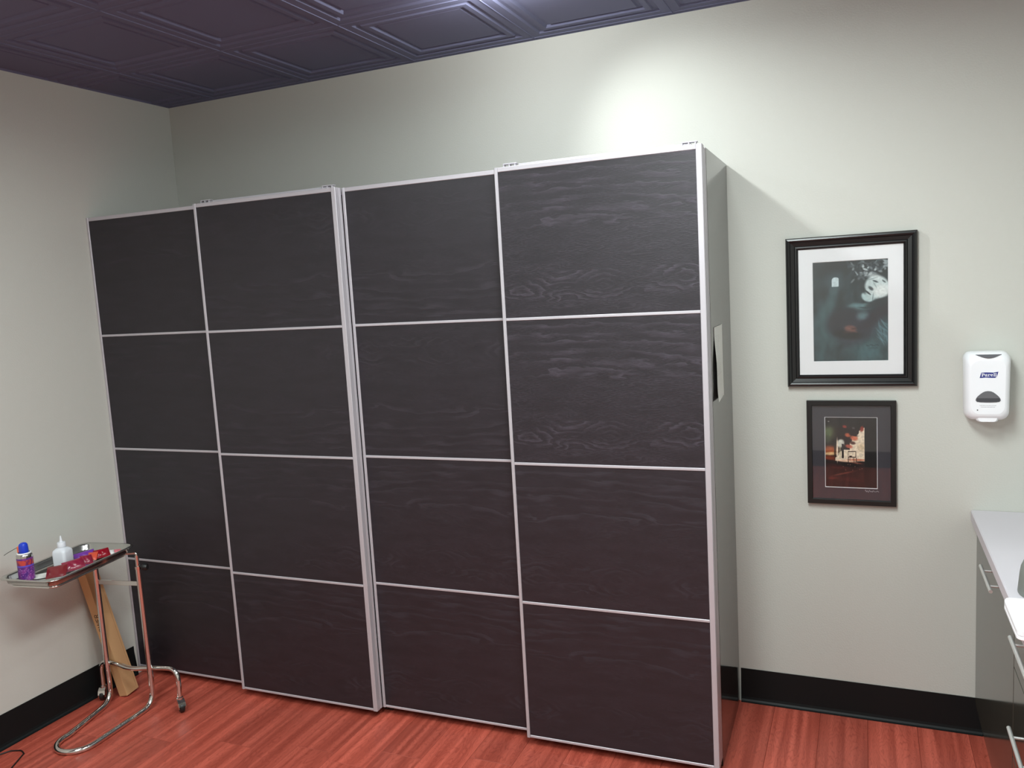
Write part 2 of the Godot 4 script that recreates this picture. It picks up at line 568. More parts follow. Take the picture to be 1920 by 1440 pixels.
# ------------------------------------------------------------------ the scene
func _ready() -> void:
	setup_camera_and_light()
	make_materials()
	build_shell()
	build_wardrobe(-1.5, "sliding wardrobe with two black-brown panelled doors, its free side beside the framed prints", true)
	build_wardrobe(-3.0, "sliding wardrobe with two black-brown panelled doors, standing in the room corner by the leaning carton", false)
	build_counter()
	build_pictures()
	build_dispenser()
	build_stand()
	build_tray_goods()
	build_small()
	build_fixtures()

func setup_camera_and_light() -> void:
	var cam := Camera3D.new()
	cam.name = "camera"
	cam.position = Vector3(1.28236, 1.89543, 3.54517)
	cam.rotation_order = EULER_ORDER_YXZ
	cam.rotation = Vector3(-0.11883, 0.41059, -0.05791)
	cam.fov = rad_to_deg(2.0 * atan(720.0 / 1530.66))
	cam.near = 0.02
	cam.far = 40.0
	add_child(cam)
	cam.current = true

	var env := Environment.new()
	env.background_mode = Environment.BG_COLOR
	env.background_color = Color(0.0, 0.0, 0.0)
	env.tonemap_mode = Environment.TONE_MAPPER_LINEAR
	env.tonemap_exposure = 1.0
	env.sdfgi_enabled = true
	env.ssao_enabled = true
	env.ssil_enabled = true
	var we := WorldEnvironment.new()
	we.name = "world_environment"
	we.environment = env
	add_child(we)

	# the recessed 2 by 4 panels in the ceiling grid (their fittings are built in build_fixtures)
	for p in PANELS:
		var a := AreaLight3D.new()
		a.name = "panel_light"
		a.area_size = Vector2(0.52, 1.12)
		a.light_energy = p[2]
		a.light_color = Color(0.945, 0.985, 0.98)
		a.position = Vector3(p[0], CH - 0.012, p[1])
		a.rotation_degrees = Vector3(-90, 0, 0)
		a.area_range = 12.0
		a.shadow_enabled = true
		add_child(a, true)

const PANELS := [[0.87, 1.86, 6.6], [0.26, 3.69, 6.4], [-0.96, 2.47, 2.6]]

func make_materials() -> void:
	M.wall = mat(rgb(197, 197, 190), 0.72, 0.0, 0.4)
	var nt := NoiseTexture2D.new()
	nt.width = 512
	nt.height = 512
	nt.seamless = true
	nt.as_normal_map = true
	nt.bump_strength = 1.2
	nt.noise = noise(3, 0.09, 3)
	M.wall.normal_enabled = true
	M.wall.normal_texture = nt
	M.wall.normal_scale = 0.25
	M.wall.uv1_triplanar = true
	M.wall.uv1_world_triplanar = true
	M.wall.uv1_scale = Vector3(2.2, 2.2, 2.2)
	M.tile = mat(rgb(104, 106, 132), 0.75, 0.0, 0.4)
	M.base = mat(rgb(20, 23, 24), 0.48, 0.0, 0.32)
	M.gap = mat(rgb(26, 16, 13), 0.9)
	# same foil twice: lamp sheen painted into the first as bolder grain, second quieter
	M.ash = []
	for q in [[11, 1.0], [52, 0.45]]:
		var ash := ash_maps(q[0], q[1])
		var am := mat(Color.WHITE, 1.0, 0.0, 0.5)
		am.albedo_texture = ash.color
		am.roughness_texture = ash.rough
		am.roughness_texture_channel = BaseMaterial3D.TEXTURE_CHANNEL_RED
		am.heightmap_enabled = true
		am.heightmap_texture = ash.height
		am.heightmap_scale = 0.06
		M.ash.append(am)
	M.carcass = mat(rgb(42, 38, 37), 0.11, 0.0, 0.7)
	M.alu = mat(rgb(188, 184, 190), 0.42, 0.25, 0.5)
	M.alu_side = M.alu
	M.planks = []
	for k in 4:
		var c := cherry(100 + k * 17)
		for t in [1.0, 0.95, 1.04]:
			var m := mat(Color(t, t, t), 0.42, 0.0, 0.5)
			m.albedo_texture = c.color
			m.heightmap_enabled = true
			m.heightmap_texture = c.height
			m.heightmap_scale = 0.012
			M.planks.append(m)
	M.laminate = mat(rgb(58, 57, 50), 0.12, 0.0, 0.36)
	M.counter = mat(rgb(203, 198, 204), 0.4, 0.0, 0.5)
	M.steel = mat(rgb(222, 222, 220), 0.32, 0.7)
	M.chrome = mat(rgb(222, 220, 216), 0.09, 1.0)
	M.stainless = mat(rgb(205, 204, 200), 0.2, 1.0)
	M.black = mat(rgb(20, 20, 21), 0.45)
	M.frame_black = mat(rgb(19, 19, 20), 0.3)
	M.frame_flat = mat(rgb(17, 17, 16), 0.45)
	M.mat_white = mat(rgb(240, 240, 242), 0.85)
	M.mat_grey = mat(rgb(64, 62, 68), 0.85)
	M.white = mat(rgb(243, 244, 248), 0.32)
	M.smoke = mat(rgb(104, 104, 108), 0.2)
	M.navy = mat(rgb(34, 44, 128), 0.4)
	M.lettering = mat(rgb(246, 246, 248), 0.4)
	M.print_grey = mat(rgb(176, 176, 180), 0.6)
	M.paper = mat(rgb(226, 226, 220), 0.85)
	M.glass = mat(Color(0.02, 0.02, 0.02, 0.04), 0.02)
	M.glass.transparency = BaseMaterial3D.TRANSPARENCY_ALPHA
	M.card = mat(rgb(204, 160, 114), 0.85)
	M.ink = mat(rgb(40, 30, 24), 0.8)

# ------------------------------------------------------------------ room shell
func build_shell() -> void:
	var T := 0.12
	for w in [["wall_back", Vector3((WL + WR) / 2, CH / 2, -T / 2), Vector3(WR - WL + 2 * T, CH + 0.4, T), "pale sage painted wall behind the wardrobe and framed prints"],
			["wall_left", Vector3(WL - T / 2, CH / 2, WF / 2), Vector3(T, CH + 0.4, WF), "pale sage painted wall beside the instrument stand"],
			["wall_right", Vector3(WR + T / 2, CH / 2, WF / 2), Vector3(T, CH + 0.4, WF), "pale sage painted wall behind the counter"],
			["wall_front", Vector3((WL + WR) / 2, CH / 2, WF + T / 2), Vector3(WR - WL + 2 * T, CH + 0.4, T), "pale sage painted wall facing the wardrobe"]]:
		var o := boxed(w[0], w[1], w[2], M.wall, self, 0.001)
		structure(o, w[3], "wall")

	# floor: laminate planks running away from the wardrobe
	var fl := Node3D.new()
	fl.name = "floor"
	add_child(fl)
	structure(fl, "reddish cherry laminate plank floor", "floor")
	boxed("underlay", Vector3((WL + WR) / 2, -0.06, WF / 2), Vector3(WR - WL, 0.1, WF), M.gap, fl, 0.001)
	var PW := 0.1865
	var PL := 1.24
	var rng := RandomNumberGenerator.new()
	rng.seed = 4
	var shared := {}
	var col := 0
	var x := 1.66
	while x < WR: x += PW
	while x > WL:
		var x0 := maxf(x - PW, WL)
		var x1 := minf(x, WR)
		var z := -fmod(col * 0.47 + 0.26, 1.0) * PL
		if col == 16: z = 0.98 - PL
		while z < WF:
			var z0 := maxf(z, 0.0)
			var z1 := minf(z + PL, WF)
			if z1 - z0 > 0.02:
				var key := "%.3f_%.3f" % [x1 - x0, z1 - z0]
				if not shared.has(key):
					shared[key] = plank_mesh(x1 - x0, z1 - z0, PL)
				var p := mesh_part("plank", shared[key], fl, M.planks[rng.randi() % M.planks.size()])
				p.position = Vector3((x0 + x1) / 2, 0, (z0 + z1) / 2)
				if rng.randf() < 0.5: p.rotation.y = PI
			z += PL
		x -= PW
		col += 1

	# ceiling of embossed tiles
	var ce := Node3D.new()
	ce.name = "ceiling"
	add_child(ce)
	structure(ce, "dark slate ceiling of square embossed tiles", "ceiling")
	boxed("slab", Vector3((WL + WR) / 2, CH + 0.1, WF / 2), Vector3(WR - WL, 0.1, WF), M.black, ce, 0.001)
	var g := 0.61
	var tiles := {}
	var ix := -1
	while -1.875 + ix * g < WR:
		var iz := -1
		while 0.03 + iz * g < WF:
			var a := Vector2(-1.875 + ix * g, 0.03 + iz * g)
			var lo := Vector2(maxf(a.x, WL), maxf(a.y, 0.0)) - a
			var hi := Vector2(minf(a.x + g, WR), minf(a.y + g, WF)) - a
			var lit := false
			for p in PANELS:
				if absf(a.x + g / 2 - p[0]) < 0.1 and absf(a.y + g / 2 - p[1]) < 0.5: lit = true
			if hi.x - lo.x > 0.02 and hi.y - lo.y > 0.01 and not lit:
				var key := "%.3f %.3f %.3f %.3f" % [lo.x, lo.y, hi.x, hi.y]
				if not tiles.has(key):
					tiles[key] = tile_mesh(lo, hi, g)
				var t := mesh_part("ceiling_tile", tiles[key], ce)
				t.position = Vector3(a.x, CH, a.y)
			iz += 1
		ix += 1

	# cove base
	var prof := [Vector2(0, 0.152), Vector2(0.0035, 0.152), Vector2(0.0035, 0.022), Vector2(0.006, 0.011), Vector2(0.011, 0.0045), Vector2(0.017, 0.002), Vector2(0.017, 0.0), Vector2(0, 0)]
	var st := begin()
	sweep_flat(st, prof, Vector3(0.77, 0.001, 0), Vector3(1.71, 0.001, 0), Vector3(0, 0, 1))
	structure(part("baseboard_back", st, M.base, self), "black vinyl cove base under the framed prints", "baseboard")
	st = begin()
	sweep_flat(st, prof, Vector3(WL, 0.001, WF), Vector3(WL, 0.001, 0.63), Vector3(1, 0, 0))
	structure(part("baseboard_left", st, M.base, self), "black vinyl cove base along the wall by the instrument stand", "baseboard")
	st = begin()
	sweep_flat(st, prof, Vector3(WR, 0.001, WF), Vector3(WL, 0.001, WF), Vector3(0, 0, -1))
	structure(part("baseboard_front", st, M.base, self), "black vinyl cove base on the wall facing the wardrobe", "baseboard")

func sweep_flat(st: SurfaceTool, prof: Array, a: Vector3, b: Vector3, out: Vector3) -> void:
	for i in prof.size() - 1:
		var p: Vector2 = prof[i]
		var q: Vector2 = prof[i + 1]
		quad(st, a + out * p.x + Vector3.UP * p.y, a + out * q.x + Vector3.UP * q.y, b + out * q.x + Vector3.UP * q.y, b + out * p.x + Vector3.UP * p.y)
	for e in [[a, true], [b, false]]:
		for i in range(1, prof.size() - 1):
			var p0: Vector3 = e[0] + out * prof[0].x + Vector3.UP * prof[0].y
			var p1: Vector3 = e[0] + out * prof[i].x + Vector3.UP * prof[i].y
			var p2: Vector3 = e[0] + out * prof[i + 1].x + Vector3.UP * prof[i + 1].y
			if e[1]: tri(st, p0, p2, p1)
			else: tri(st, p0, p1, p2)

func plank_mesh(w: float, l: float, full: float) -> ArrayMesh:
	var st := begin()
	var b := 0.0012
	var g := 0.0004
	var hx := w / 2 - g
	var hz := l / 2 - g
	var v1 := l / full
	quad(st, Vector3(-hx + b, 0, hz - b), Vector3(hx - b, 0, hz - b), Vector3(hx - b, 0, -hz + b), Vector3(-hx + b, 0, -hz + b), Vector2(0, v1), Vector2(1, 0))
	var top := [Vector3(-hx + b, 0, hz - b), Vector3(hx - b, 0, hz - b), Vector3(hx - b, 0, -hz + b), Vector3(-hx + b, 0, -hz + b)]
	var mid := [Vector3(-hx, -b * 0.7, hz), Vector3(hx, -b * 0.7, hz), Vector3(hx, -b * 0.7, -hz), Vector3(-hx, -b * 0.7, -hz)]
	var low := [Vector3(-hx, -0.01, hz), Vector3(hx, -0.01, hz), Vector3(hx, -0.01, -hz), Vector3(-hx, -0.01, -hz)]
	for k in 4:
		var k2 := (k + 1) % 4
		quad(st, mid[k], mid[k2], top[k2], top[k], Vector2(0.02, 0.02), Vector2(0.03, 0.5))
		quad(st, low[k], low[k2], mid[k2], mid[k], Vector2(0.02, 0.02), Vector2(0.03, 0.5))
	return st.commit()

# embossed tile as stepped squares: heights follow the distance to the nearest edge of the full tile
func tile_mesh(lo: Vector2, hi: Vector2, g: float) -> ArrayMesh:
	var steps := [[0.0, 0.0], [0.0015, 0.003], [0.038, 0.003], [0.044, 0.011], [0.062, 0.011], [0.067, 0.004], [0.090, 0.004], [0.098, 0.015], [0.112, 0.015], [0.117, 0.009], [0.305, 0.009]]
	var cuts := []
	for s in steps:
		cuts.append(s[0])
		if s[0] < g * 0.49: cuts.append(g - s[0])
	cuts.sort()
	var H := func(d: float) -> float:
		for i in steps.size() - 1:
			if d <= steps[i + 1][0] + 1e-6:
				return lerpf(steps[i][1], steps[i + 1][1], clampf((d - steps[i][0]) / (steps[i + 1][0] - steps[i][0]), 0, 1))
		return steps[steps.size() - 1][1]
	var ax := [lo.x]
	var az := [lo.y]
	for c in cuts:
		if c > lo.x + 1e-4 and c < hi.x - 1e-4: ax.append(c)
		if c > lo.y + 1e-4 and c < hi.y - 1e-4: az.append(c)
	ax.append(hi.x)
	az.append(hi.y)
	# edges cut at a wall come down flush
	var e := 0.006
	if lo.x > 0: ax.append(lo.x + e)
	if lo.y > 0: az.append(lo.y + e)
	if hi.x < g - 1e-4: ax.append(hi.x - e)
	if hi.y < g - 1e-4: az.append(hi.y - e)
	ax.sort()
	az.sort()
	var st := begin()
	for i in ax.size() - 1:
		for j in az.size() - 1:
			var P := func(x: float, z: float) -> Vector3:
				var d := minf(minf(x, g - x), minf(z, g - z))
				var cut := 1.0
				if lo.x > 0: cut = minf(cut, (x - lo.x) / e)
				if lo.y > 0: cut = minf(cut, (z - lo.y) / e)
				if hi.x < g - 1e-4: cut = minf(cut, (hi.x - x) / e)
				if hi.y < g - 1e-4: cut = minf(cut, (hi.y - z) / e)
				return Vector3(x, H.call(d) * clampf(cut, 0.0, 1.0), z)
			var a: Vector3 = P.call(ax[i], az[j])
			var b: Vector3 = P.call(ax[i + 1], az[j])
			var c: Vector3 = P.call(ax[i + 1], az[j + 1])
			var d: Vector3 = P.call(ax[i], az[j + 1])
			# seen from below
			if (ax[i] + ax[i + 1] < g) == (az[j] + az[j + 1] < g):
				tri(st, a, b, c)
				tri(st, a, c, d)
			else:
				tri(st, a, b, d)
				tri(st, b, c, d)
	var m := st.commit()
	m.surface_set_material(0, M.tile)
	return m

# ------------------------------------------------------------------ wardrobe
func build_wardrobe(x0: float, label: String, right: bool) -> void:
	var w := thing("sliding_wardrobe", label, "wardrobe", Vector3(0.7631, 0, 0.003), 0.014, "sliding wardrobes along the back wall")
	# local x runs from -3.0 (room corner) to 0 (free side); local z from the wall to the doors
	var xa := x0 if right else -2.985
	var xb := x0 + (1.5 if right else 1.4965)
	var dc := 0.528
	var top := 2.345
	for sx in [xa + 0.009, xb - 0.009]:
		boxed("side_panel", Vector3(sx, top / 2, dc / 2), Vector3(0.018, top, dc), M.carcass, w, 0.0012)
	boxed("back_panel", Vector3((xa + xb) / 2, top / 2 + 0.04, 0.008), Vector3(xb - xa - 0.037, top - 0.09, 0.006), M.carcass, w, 0.0005)
	boxed("top_panel", Vector3((xa + xb) / 2, top - 0.010, dc / 2), Vector3(xb - xa - 0.037, 0.018, dc - 0.002), M.carcass, w, 0.001)
	boxed("bottom_panel", Vector3((xa + xb) / 2, 0.065, dc / 2), Vector3(xb - xa - 0.037, 0.018, dc - 0.002), M.carcass, w, 0.001)
	boxed("plinth", Vector3((xa + xb) / 2, 0.028, dc - 0.03), Vector3(xb - xa - 0.037, 0.054, 0.016), M.carcass, w, 0.001)
	# aluminium tracks on the front of the body
	boxed("top_track", Vector3((xa + xb) / 2, 2.334, dc + 0.0015), Vector3(xb - xa - 0.002, 0.02, 0.003), M.alu, w, 0.0006)
	boxed("bottom_track", Vector3((xa + xb) / 2, 0.052, dc + 0.0015), Vector3(xb - xa - 0.03, 0.02, 0.003), M.black, w, 0.0006)
	if right:
		boxed("edge_strip", Vector3(-0.004, 1.19, 0.551), Vector3(0.008, 2.30, 0.036), M.alu, w, 0.001)
		door(w, -1.5035, -0.735, 0.570, false, 1)
		door(w, -0.783, 0.0, 0.6152, true, 0)
	else:
		door(w, -2.990, -2.215, 0.570, false, 2)
		door(w, -2.268, -1.5055, 0.6152, true, 3)

func door(w: Node3D, x0: float, x1: float, zf: float, front: bool, which: int) -> void:
	var d := Node3D.new()
	d.name = "sliding_door"
	w.add_child(d, true)
	var th := 0.043 if front else 0.036
	var yb := 0.037
	var yt := 2.347
	var sw := 0.0135
	var wide := 0.021 if front else sw
	for s in [[x0, x0 + sw], [x1 - wide, x1]]:
		var st := begin()
		# stile: slim face with a shallow groove down its outer side
		var a: float = s[0]
		var b: float = s[1]
		var zb := zf - th
		var poly := []
		if a == x0:
			poly = [Vector2(a, zb), Vector2(b, zb), Vector2(b, zf - 0.002), Vector2(b - 0.002, zf), Vector2(a + 0.002, zf), Vector2(a, zf - 0.002)]
		else:
			poly = [Vector2(a, zb), Vector2(b, zb), Vector2(b, zb + 0.011), Vector2(b - 0.0025, zb + 0.0125), Vector2(b - 0.0025, zb + 0.0165), Vector2(b, zb + 0.018), Vector2(b, zf - 0.002), Vector2(b - 0.002, zf), Vector2(a + 0.002, zf), Vector2(a, zf - 0.002)]
		prism(st, poly, -yt, -yb, Transform3D(Basis(Vector3(1, 0, 0), Vector3(0, 0, 1), Vector3(0, -1, 0)), Vector3.ZERO))
		part("stile", st, M.alu, d, "silver aluminium stile")
	var px0 := x0 + sw
	var px1 := x1 - wide
	var xm := (px0 + px1) / 2
	var pw := px1 - px0
	var lines := [yt, 1.768, 1.196, 0.621, yb]
	boxed("top_rail", Vector3(xm, yt - 0.0085, zf - th / 2 - 0.001), Vector3(pw, 0.017, th - 0.002), M.alu, d, 0.0015)
	boxed("bottom_rail", Vector3(xm, yb + 0.0055, zf - th / 2 - 0.001), Vector3(pw, 0.011, th - 0.002), M.alu, d, 0.0015)
	for k in [1, 2, 3]:
		boxed("cross_rail", Vector3(xm, lines[k], zf - 0.012), Vector3(pw, 0.011, 0.022), M.alu, d, 0.0015)
	for k in 4:
		var ya: float = lines[k + 1] + (0.0055 if k < 3 else 0.011)
		var yc: float = lines[k] - (0.0055 if k > 0 else 0.017)
		var st := begin()
		var z1 := zf - 0.004
		var bold := which == 0 and k < 2  # upper panels near the lamp take the map with sheen painted in
		var u0 := Vector2(0, 1)
		var u1 := Vector2(1, 0)
		if not bold and (which + k) % 2 == 1:
			u0 = Vector2(1, 1)
			u1 = Vector2(0, 0)
		if not bold and which % 2 == 1 and k < 2:
			u0.y = 0.0
			u1.y = 1.0
		var z0 := zf - 0.02
		quad(st, Vector3(px0, ya, z1), Vector3(px1, ya, z1), Vector3(px1, yc, z1), Vector3(px0, yc, z1), u0, u1)
		quad(st, Vector3(px1, ya, z0), Vector3(px0, ya, z0), Vector3(px0, yc, z0), Vector3(px1, yc, z0), Vector2(0, 1), Vector2(1, 0))
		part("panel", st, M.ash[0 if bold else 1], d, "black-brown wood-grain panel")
	if front:
		# roller brackets hooked over the top track, with the guide strip between them
		var ra := x0 + 0.05
		var rb := x1 - 0.035
		boxed("guide_strip", Vector3((ra + rb) / 2 + 0.02, yt + 0.0045, zf - 0.026), Vector3(rb - ra - 0.05, 0.009, 0.01), M.alu, d, 0.001)
		for rx in [ra + 0.01, rb - 0.01]:
			var st := begin()
			cbox(st, Vector3(rx, yt + 0.0115, zf - 0.024), Vector3(0.056, 0.004, 0.022), 0.001)
			for fx in [-0.025, -0.002, 0.021]:
				cbox(st, Vector3(rx + fx, yt + 0.005, zf - 0.024), Vector3(0.005, 0.010, 0.020), 0.0008)
			part("roller_bracket", st, M.alu, d)

# ------------------------------------------------------------------ counter at the right
func build_counter() -> void:
	var FX := 1.682
	var zs := [[0.003, 0.878], [0.882, 1.40], [1.404, 2.28]]
	var names := ["grey-olive laminate base cabinet with one tall door beside the back wall", "grey-olive laminate base cabinet with stacked drawers and bar pulls under the white device", "grey-olive laminate base cabinet with one tall door, standing past the drawer cabinet"]
	for k in 3:
		var za: float = zs[k][0]
		var zb: float = zs[k][1]
		var t := thing("base_cabinet", names[k], "cabinet", Vector3(0, 0, za), 0.0, "base cabinets under the counter")
		var L := zb - za
		boxed("body", Vector3((FX + 0.022 + WR - 0.004) / 2, 0.508, L / 2), Vector3(WR - 0.004 - FX - 0.022, 0.756, L - 0.002), M.laminate, t, 0.001)
		boxed("toe_board", Vector3(FX + 0.038, 0.065, L / 2), Vector3(0.016, 0.128, L - 0.001), M.laminate, t, 0.001)
		var fronts := [[0.132, 0.882, 0.82]]
		if k == 1: fronts = [[0.70, 0.882, 0.832], [0.42, 0.696, 0.56], [0.132, 0.416, 0.30]]
		for f in fronts:
			var n := boxed("drawer_front" if k == 1 else "door", Vector3(FX + 0.010, (f[0] + f[1]) / 2, L / 2), Vector3(0.019, f[1] - f[0], L - 0.003), M.laminate, t, 0.001)
			var hc := L / 2 + 0.035
			var hl := 0.255
			if k == 1: hc = 1.115 - za
			var st := begin()
			tube(st, [Vector3(FX - 0.026, f[2], hc - hl / 2), Vector3(FX - 0.026, f[2], hc + hl / 2)], 0.006, 14)
			for dz in [-0.075, 0.075]:
				tube(st, [Vector3(FX + 0.001, f[2], hc + dz), Vector3(FX - 0.026, f[2], hc + dz)], 0.004, 10)
			part("handle", st, M.steel, n, "brushed steel bar pull")
	# worktop
	var st := begin()
	var prof := [Vector2(1.661, 0.886), Vector2(WR - 0.003, 0.886), Vector2(WR - 0.003, 0.926), Vector2(1.665, 0.926), Vector2(1.661, 0.922)]
	prism(st, prof, 0.003, 2.30)
	var wt := part("worktop", st, M.counter, self)
	tag(wt, "pale grey laminate worktop running along the right wall", "worktop")

	# white device overhanging the counter edge
	var d := thing("white_device", "white plastic device with a recessed top, overhanging the worktop edge", "device", Vector3(1.79, 0.9265, 1.125))
	st = begin()
	# loops lie flat: x,z rounded rectangles rising in y
	var L := []
	for q in [[0.300, 0.215, 0.012, 0.0], [0.310, 0.225, 0.016, 0.004], [0.310, 0.225, 0.016, 0.0115], [0.306, 0.221, 0.015, 0.0125], [0.306, 0.221, 0.015, 0.0135], [0.310, 0.225, 0.016, 0.0145], [0.310, 0.225, 0.016, 0.027], [0.304, 0.219, 0.014, 0.032], [0.296, 0.211, 0.012, 0.0335]]:
		L.append(flat_loop(rrect(q[0], q[1], q[2], 5), q[3]))
	for q in [[0.222, 0.128, 0.008, 0.0335], [0.218, 0.124, 0.007, 0.031], [0.214, 0.120, 0.006, 0.016]]:
		L.append(flat_loop(rrect(q[0], q[1], q[2], 5), q[3]))
	loft(st, L, true, true, false)
	part("housing", st, M.white, d)
	boxed("inset_panel", Vector3(0.0, 0.0175, 0.0), Vector3(0.205, 0.003, 0.112), M.mat_grey, d, 0.001)
	boxed("lid_bar", Vector3(0.0, 0.0225, -0.038), Vector3(0.19, 0.007, 0.02), M.white, d, 0.002)

	# grey canister further along the counter
	var c := thing("grey_canister", "grey plastic canister standing on the worktop behind the white device", "canister", Vector3(1.772, 0.9265, 0.885))
	st = begin()
	lathe(st, [Vector2(0.0, 0.0), Vector2(0.082, 0.0), Vector2(0.084, 0.004), Vector2(0.079, 0.060), Vector2(0.076, 0.080), Vector2(0.070, 0.096), Vector2(0.062, 0.108)], 32)
	part("body", st, mat(rgb(122, 126, 120), 0.5), c)
	st = begin()
	lathe(st, [Vector2(0.062, 0.108), Vector2(0.060, 0.118), Vector2(0.05, 0.124), Vector2(0.0, 0.126)], 32)
	part("lid", st, mat(rgb(108, 112, 108), 0.5), c)

func flat_loop(loop: Array, y: float) -> Array:
	var o := []
	for v in loop: o.append(Vector3(v.x, y, -v.y))
	return o

# ------------------------------------------------------------------ framed prints
func build_pictures() -> void:
	var a := thing("framed_picture", "large black moulded frame, wide white mat, teal print of pale face and arched window", "picture", Vector3(1.2315, 1.7195, 0.001))
	var st := begin()
	frame_ring(st, 0.481, 0.604, [Vector2(0.002, 0), Vector2(0, 0.002), Vector2(0, 0.018), Vector2(0.004, 0.024), Vector2(0.010, 0.0255), Vector2(0.016, 0.022), Vector2(0.019, 0.018), Vector2(0.033, 0.015), Vector2(0.036, 0.0185), Vector2(0.041, 0.019), Vector2(0.045, 0.015), Vector2(0.048, 0.011), Vector2(0.048, 0.004)])
	part("frame", st, M.frame_black, a)
	st = begin()
	frame_ring(st, 0.386, 0.509, [Vector2(0, 0.0085), Vector2(0.0535, 0.0085), Vector2(0.0552, 0.0065)])
	part("passe_partout", st, M.mat_white, a, "white mat board")
	var im := teal_print()
	var pm := mat(Color.WHITE, 0.55)
	pm.albedo_texture = ImageTexture.create_from_image(im)
	st = begin()
	sheet(st, 0.2765, 0.40, 0.0062, 0.004)
	part("art_print", st, pm, a, "dark teal art print of a pale upturned face and a small arched window")
	st = begin()
	sheet(st, 0.384, 0.507, 0.0115, 0.0095)
	part("glass", st, M.glass, a)
	st = begin()
	sheet(st, 0.470, 0.593, 0.0032, 0.0005)
	part("backing", st, M.black, a)

	var b := thing("framed_picture", "small flat black frame, dark grey mat, print of a fire-lit room", "picture", Vector3(1.230, 1.1435, 0.001))
	st = begin()
	frame_ring(st, 0.335, 0.431, [Vector2(0.001, 0), Vector2(0, 0.001), Vector2(0, 0.019), Vector2(0.0012, 0.020), Vector2(0.0185, 0.020), Vector2(0.0200, 0.0185), Vector2(0.0200, 0.004)])
	part("frame", st, M.frame_flat, b)
	st = begin()
	frame_ring(st, 0.297, 0.393, [Vector2(0, 0.0085), Vector2(0.0495, 0.0085)])
	part("passe_partout", st, M.mat_grey, b, "dark grey mat board")
	st = begin()
	frame_ring(st, 0.1985, 0.2945, [Vector2(0, 0.0086), Vector2(0.0022, 0.0075), Vector2(0.0022, 0.0065)])
	part("mat_bevel", st, M.mat_white, b, "thin white bevelled mat edge")
	im = ember_print()
	pm = mat(Color.WHITE, 0.55)
	pm.albedo_texture = ImageTexture.create_from_image(im)
	st = begin()
	sheet(st, 0.196, 0.292, 0.0062, 0.004)
	part("art_print", st, pm, b, "print of a fire-lit room with a chair and a bright wall")
	# handwritten name on the mat
	st = begin()
	var pts := []
	for k in 34:
		var t := k / 33.0
		pts.append(Vector3(0.052 + 0.052 * t, -0.158 + (0.0052 * sin(k * 1.35) * (1.0 - t) + 0.002 * sin(k * 0.7)), 0.0089))
	tube(st, pts, 0.0004, 5)
	part("signature", st, M.mat_white, b, "thin white handwritten signature")
	st = begin()
	sheet(st, 0.295, 0.391, 0.0125, 0.0105)
	part("glass", st, M.glass, b)
	st = begin()
	sheet(st, 0.325, 0.421, 0.0032, 0.0005)
	part("backing", st, M.black, b)

func sheet(st: SurfaceTool, w: float, h: float, z1: float, z0: float) -> void:
	var x := w / 2
	var y := h / 2
	quad(st, Vector3(-x, -y, z1), Vector3(x, -y, z1), Vector3(x, y, z1), Vector3(-x, y, z1))
	quad(st, Vector3(x, -y, z0), Vector3(-x, -y, z0), Vector3(-x, y, z0), Vector3(x, y, z0))
	var f := [Vector3(-x, -y, 0), Vector3(x, -y, 0), Vector3(x, y, 0), Vector3(-x, y, 0)]
	for k in 4:
		var p: Vector3 = f[k]
		var q: Vector3 = f[(k + 1) % 4]
		quad(st, Vector3(p.x, p.y, z0), Vector3(q.x, q.y, z0), Vector3(q.x, q.y, z1), Vector3(p.x, p.y, z1), Vector2(0.01, 0.01), Vector2(0.02, 0.02))

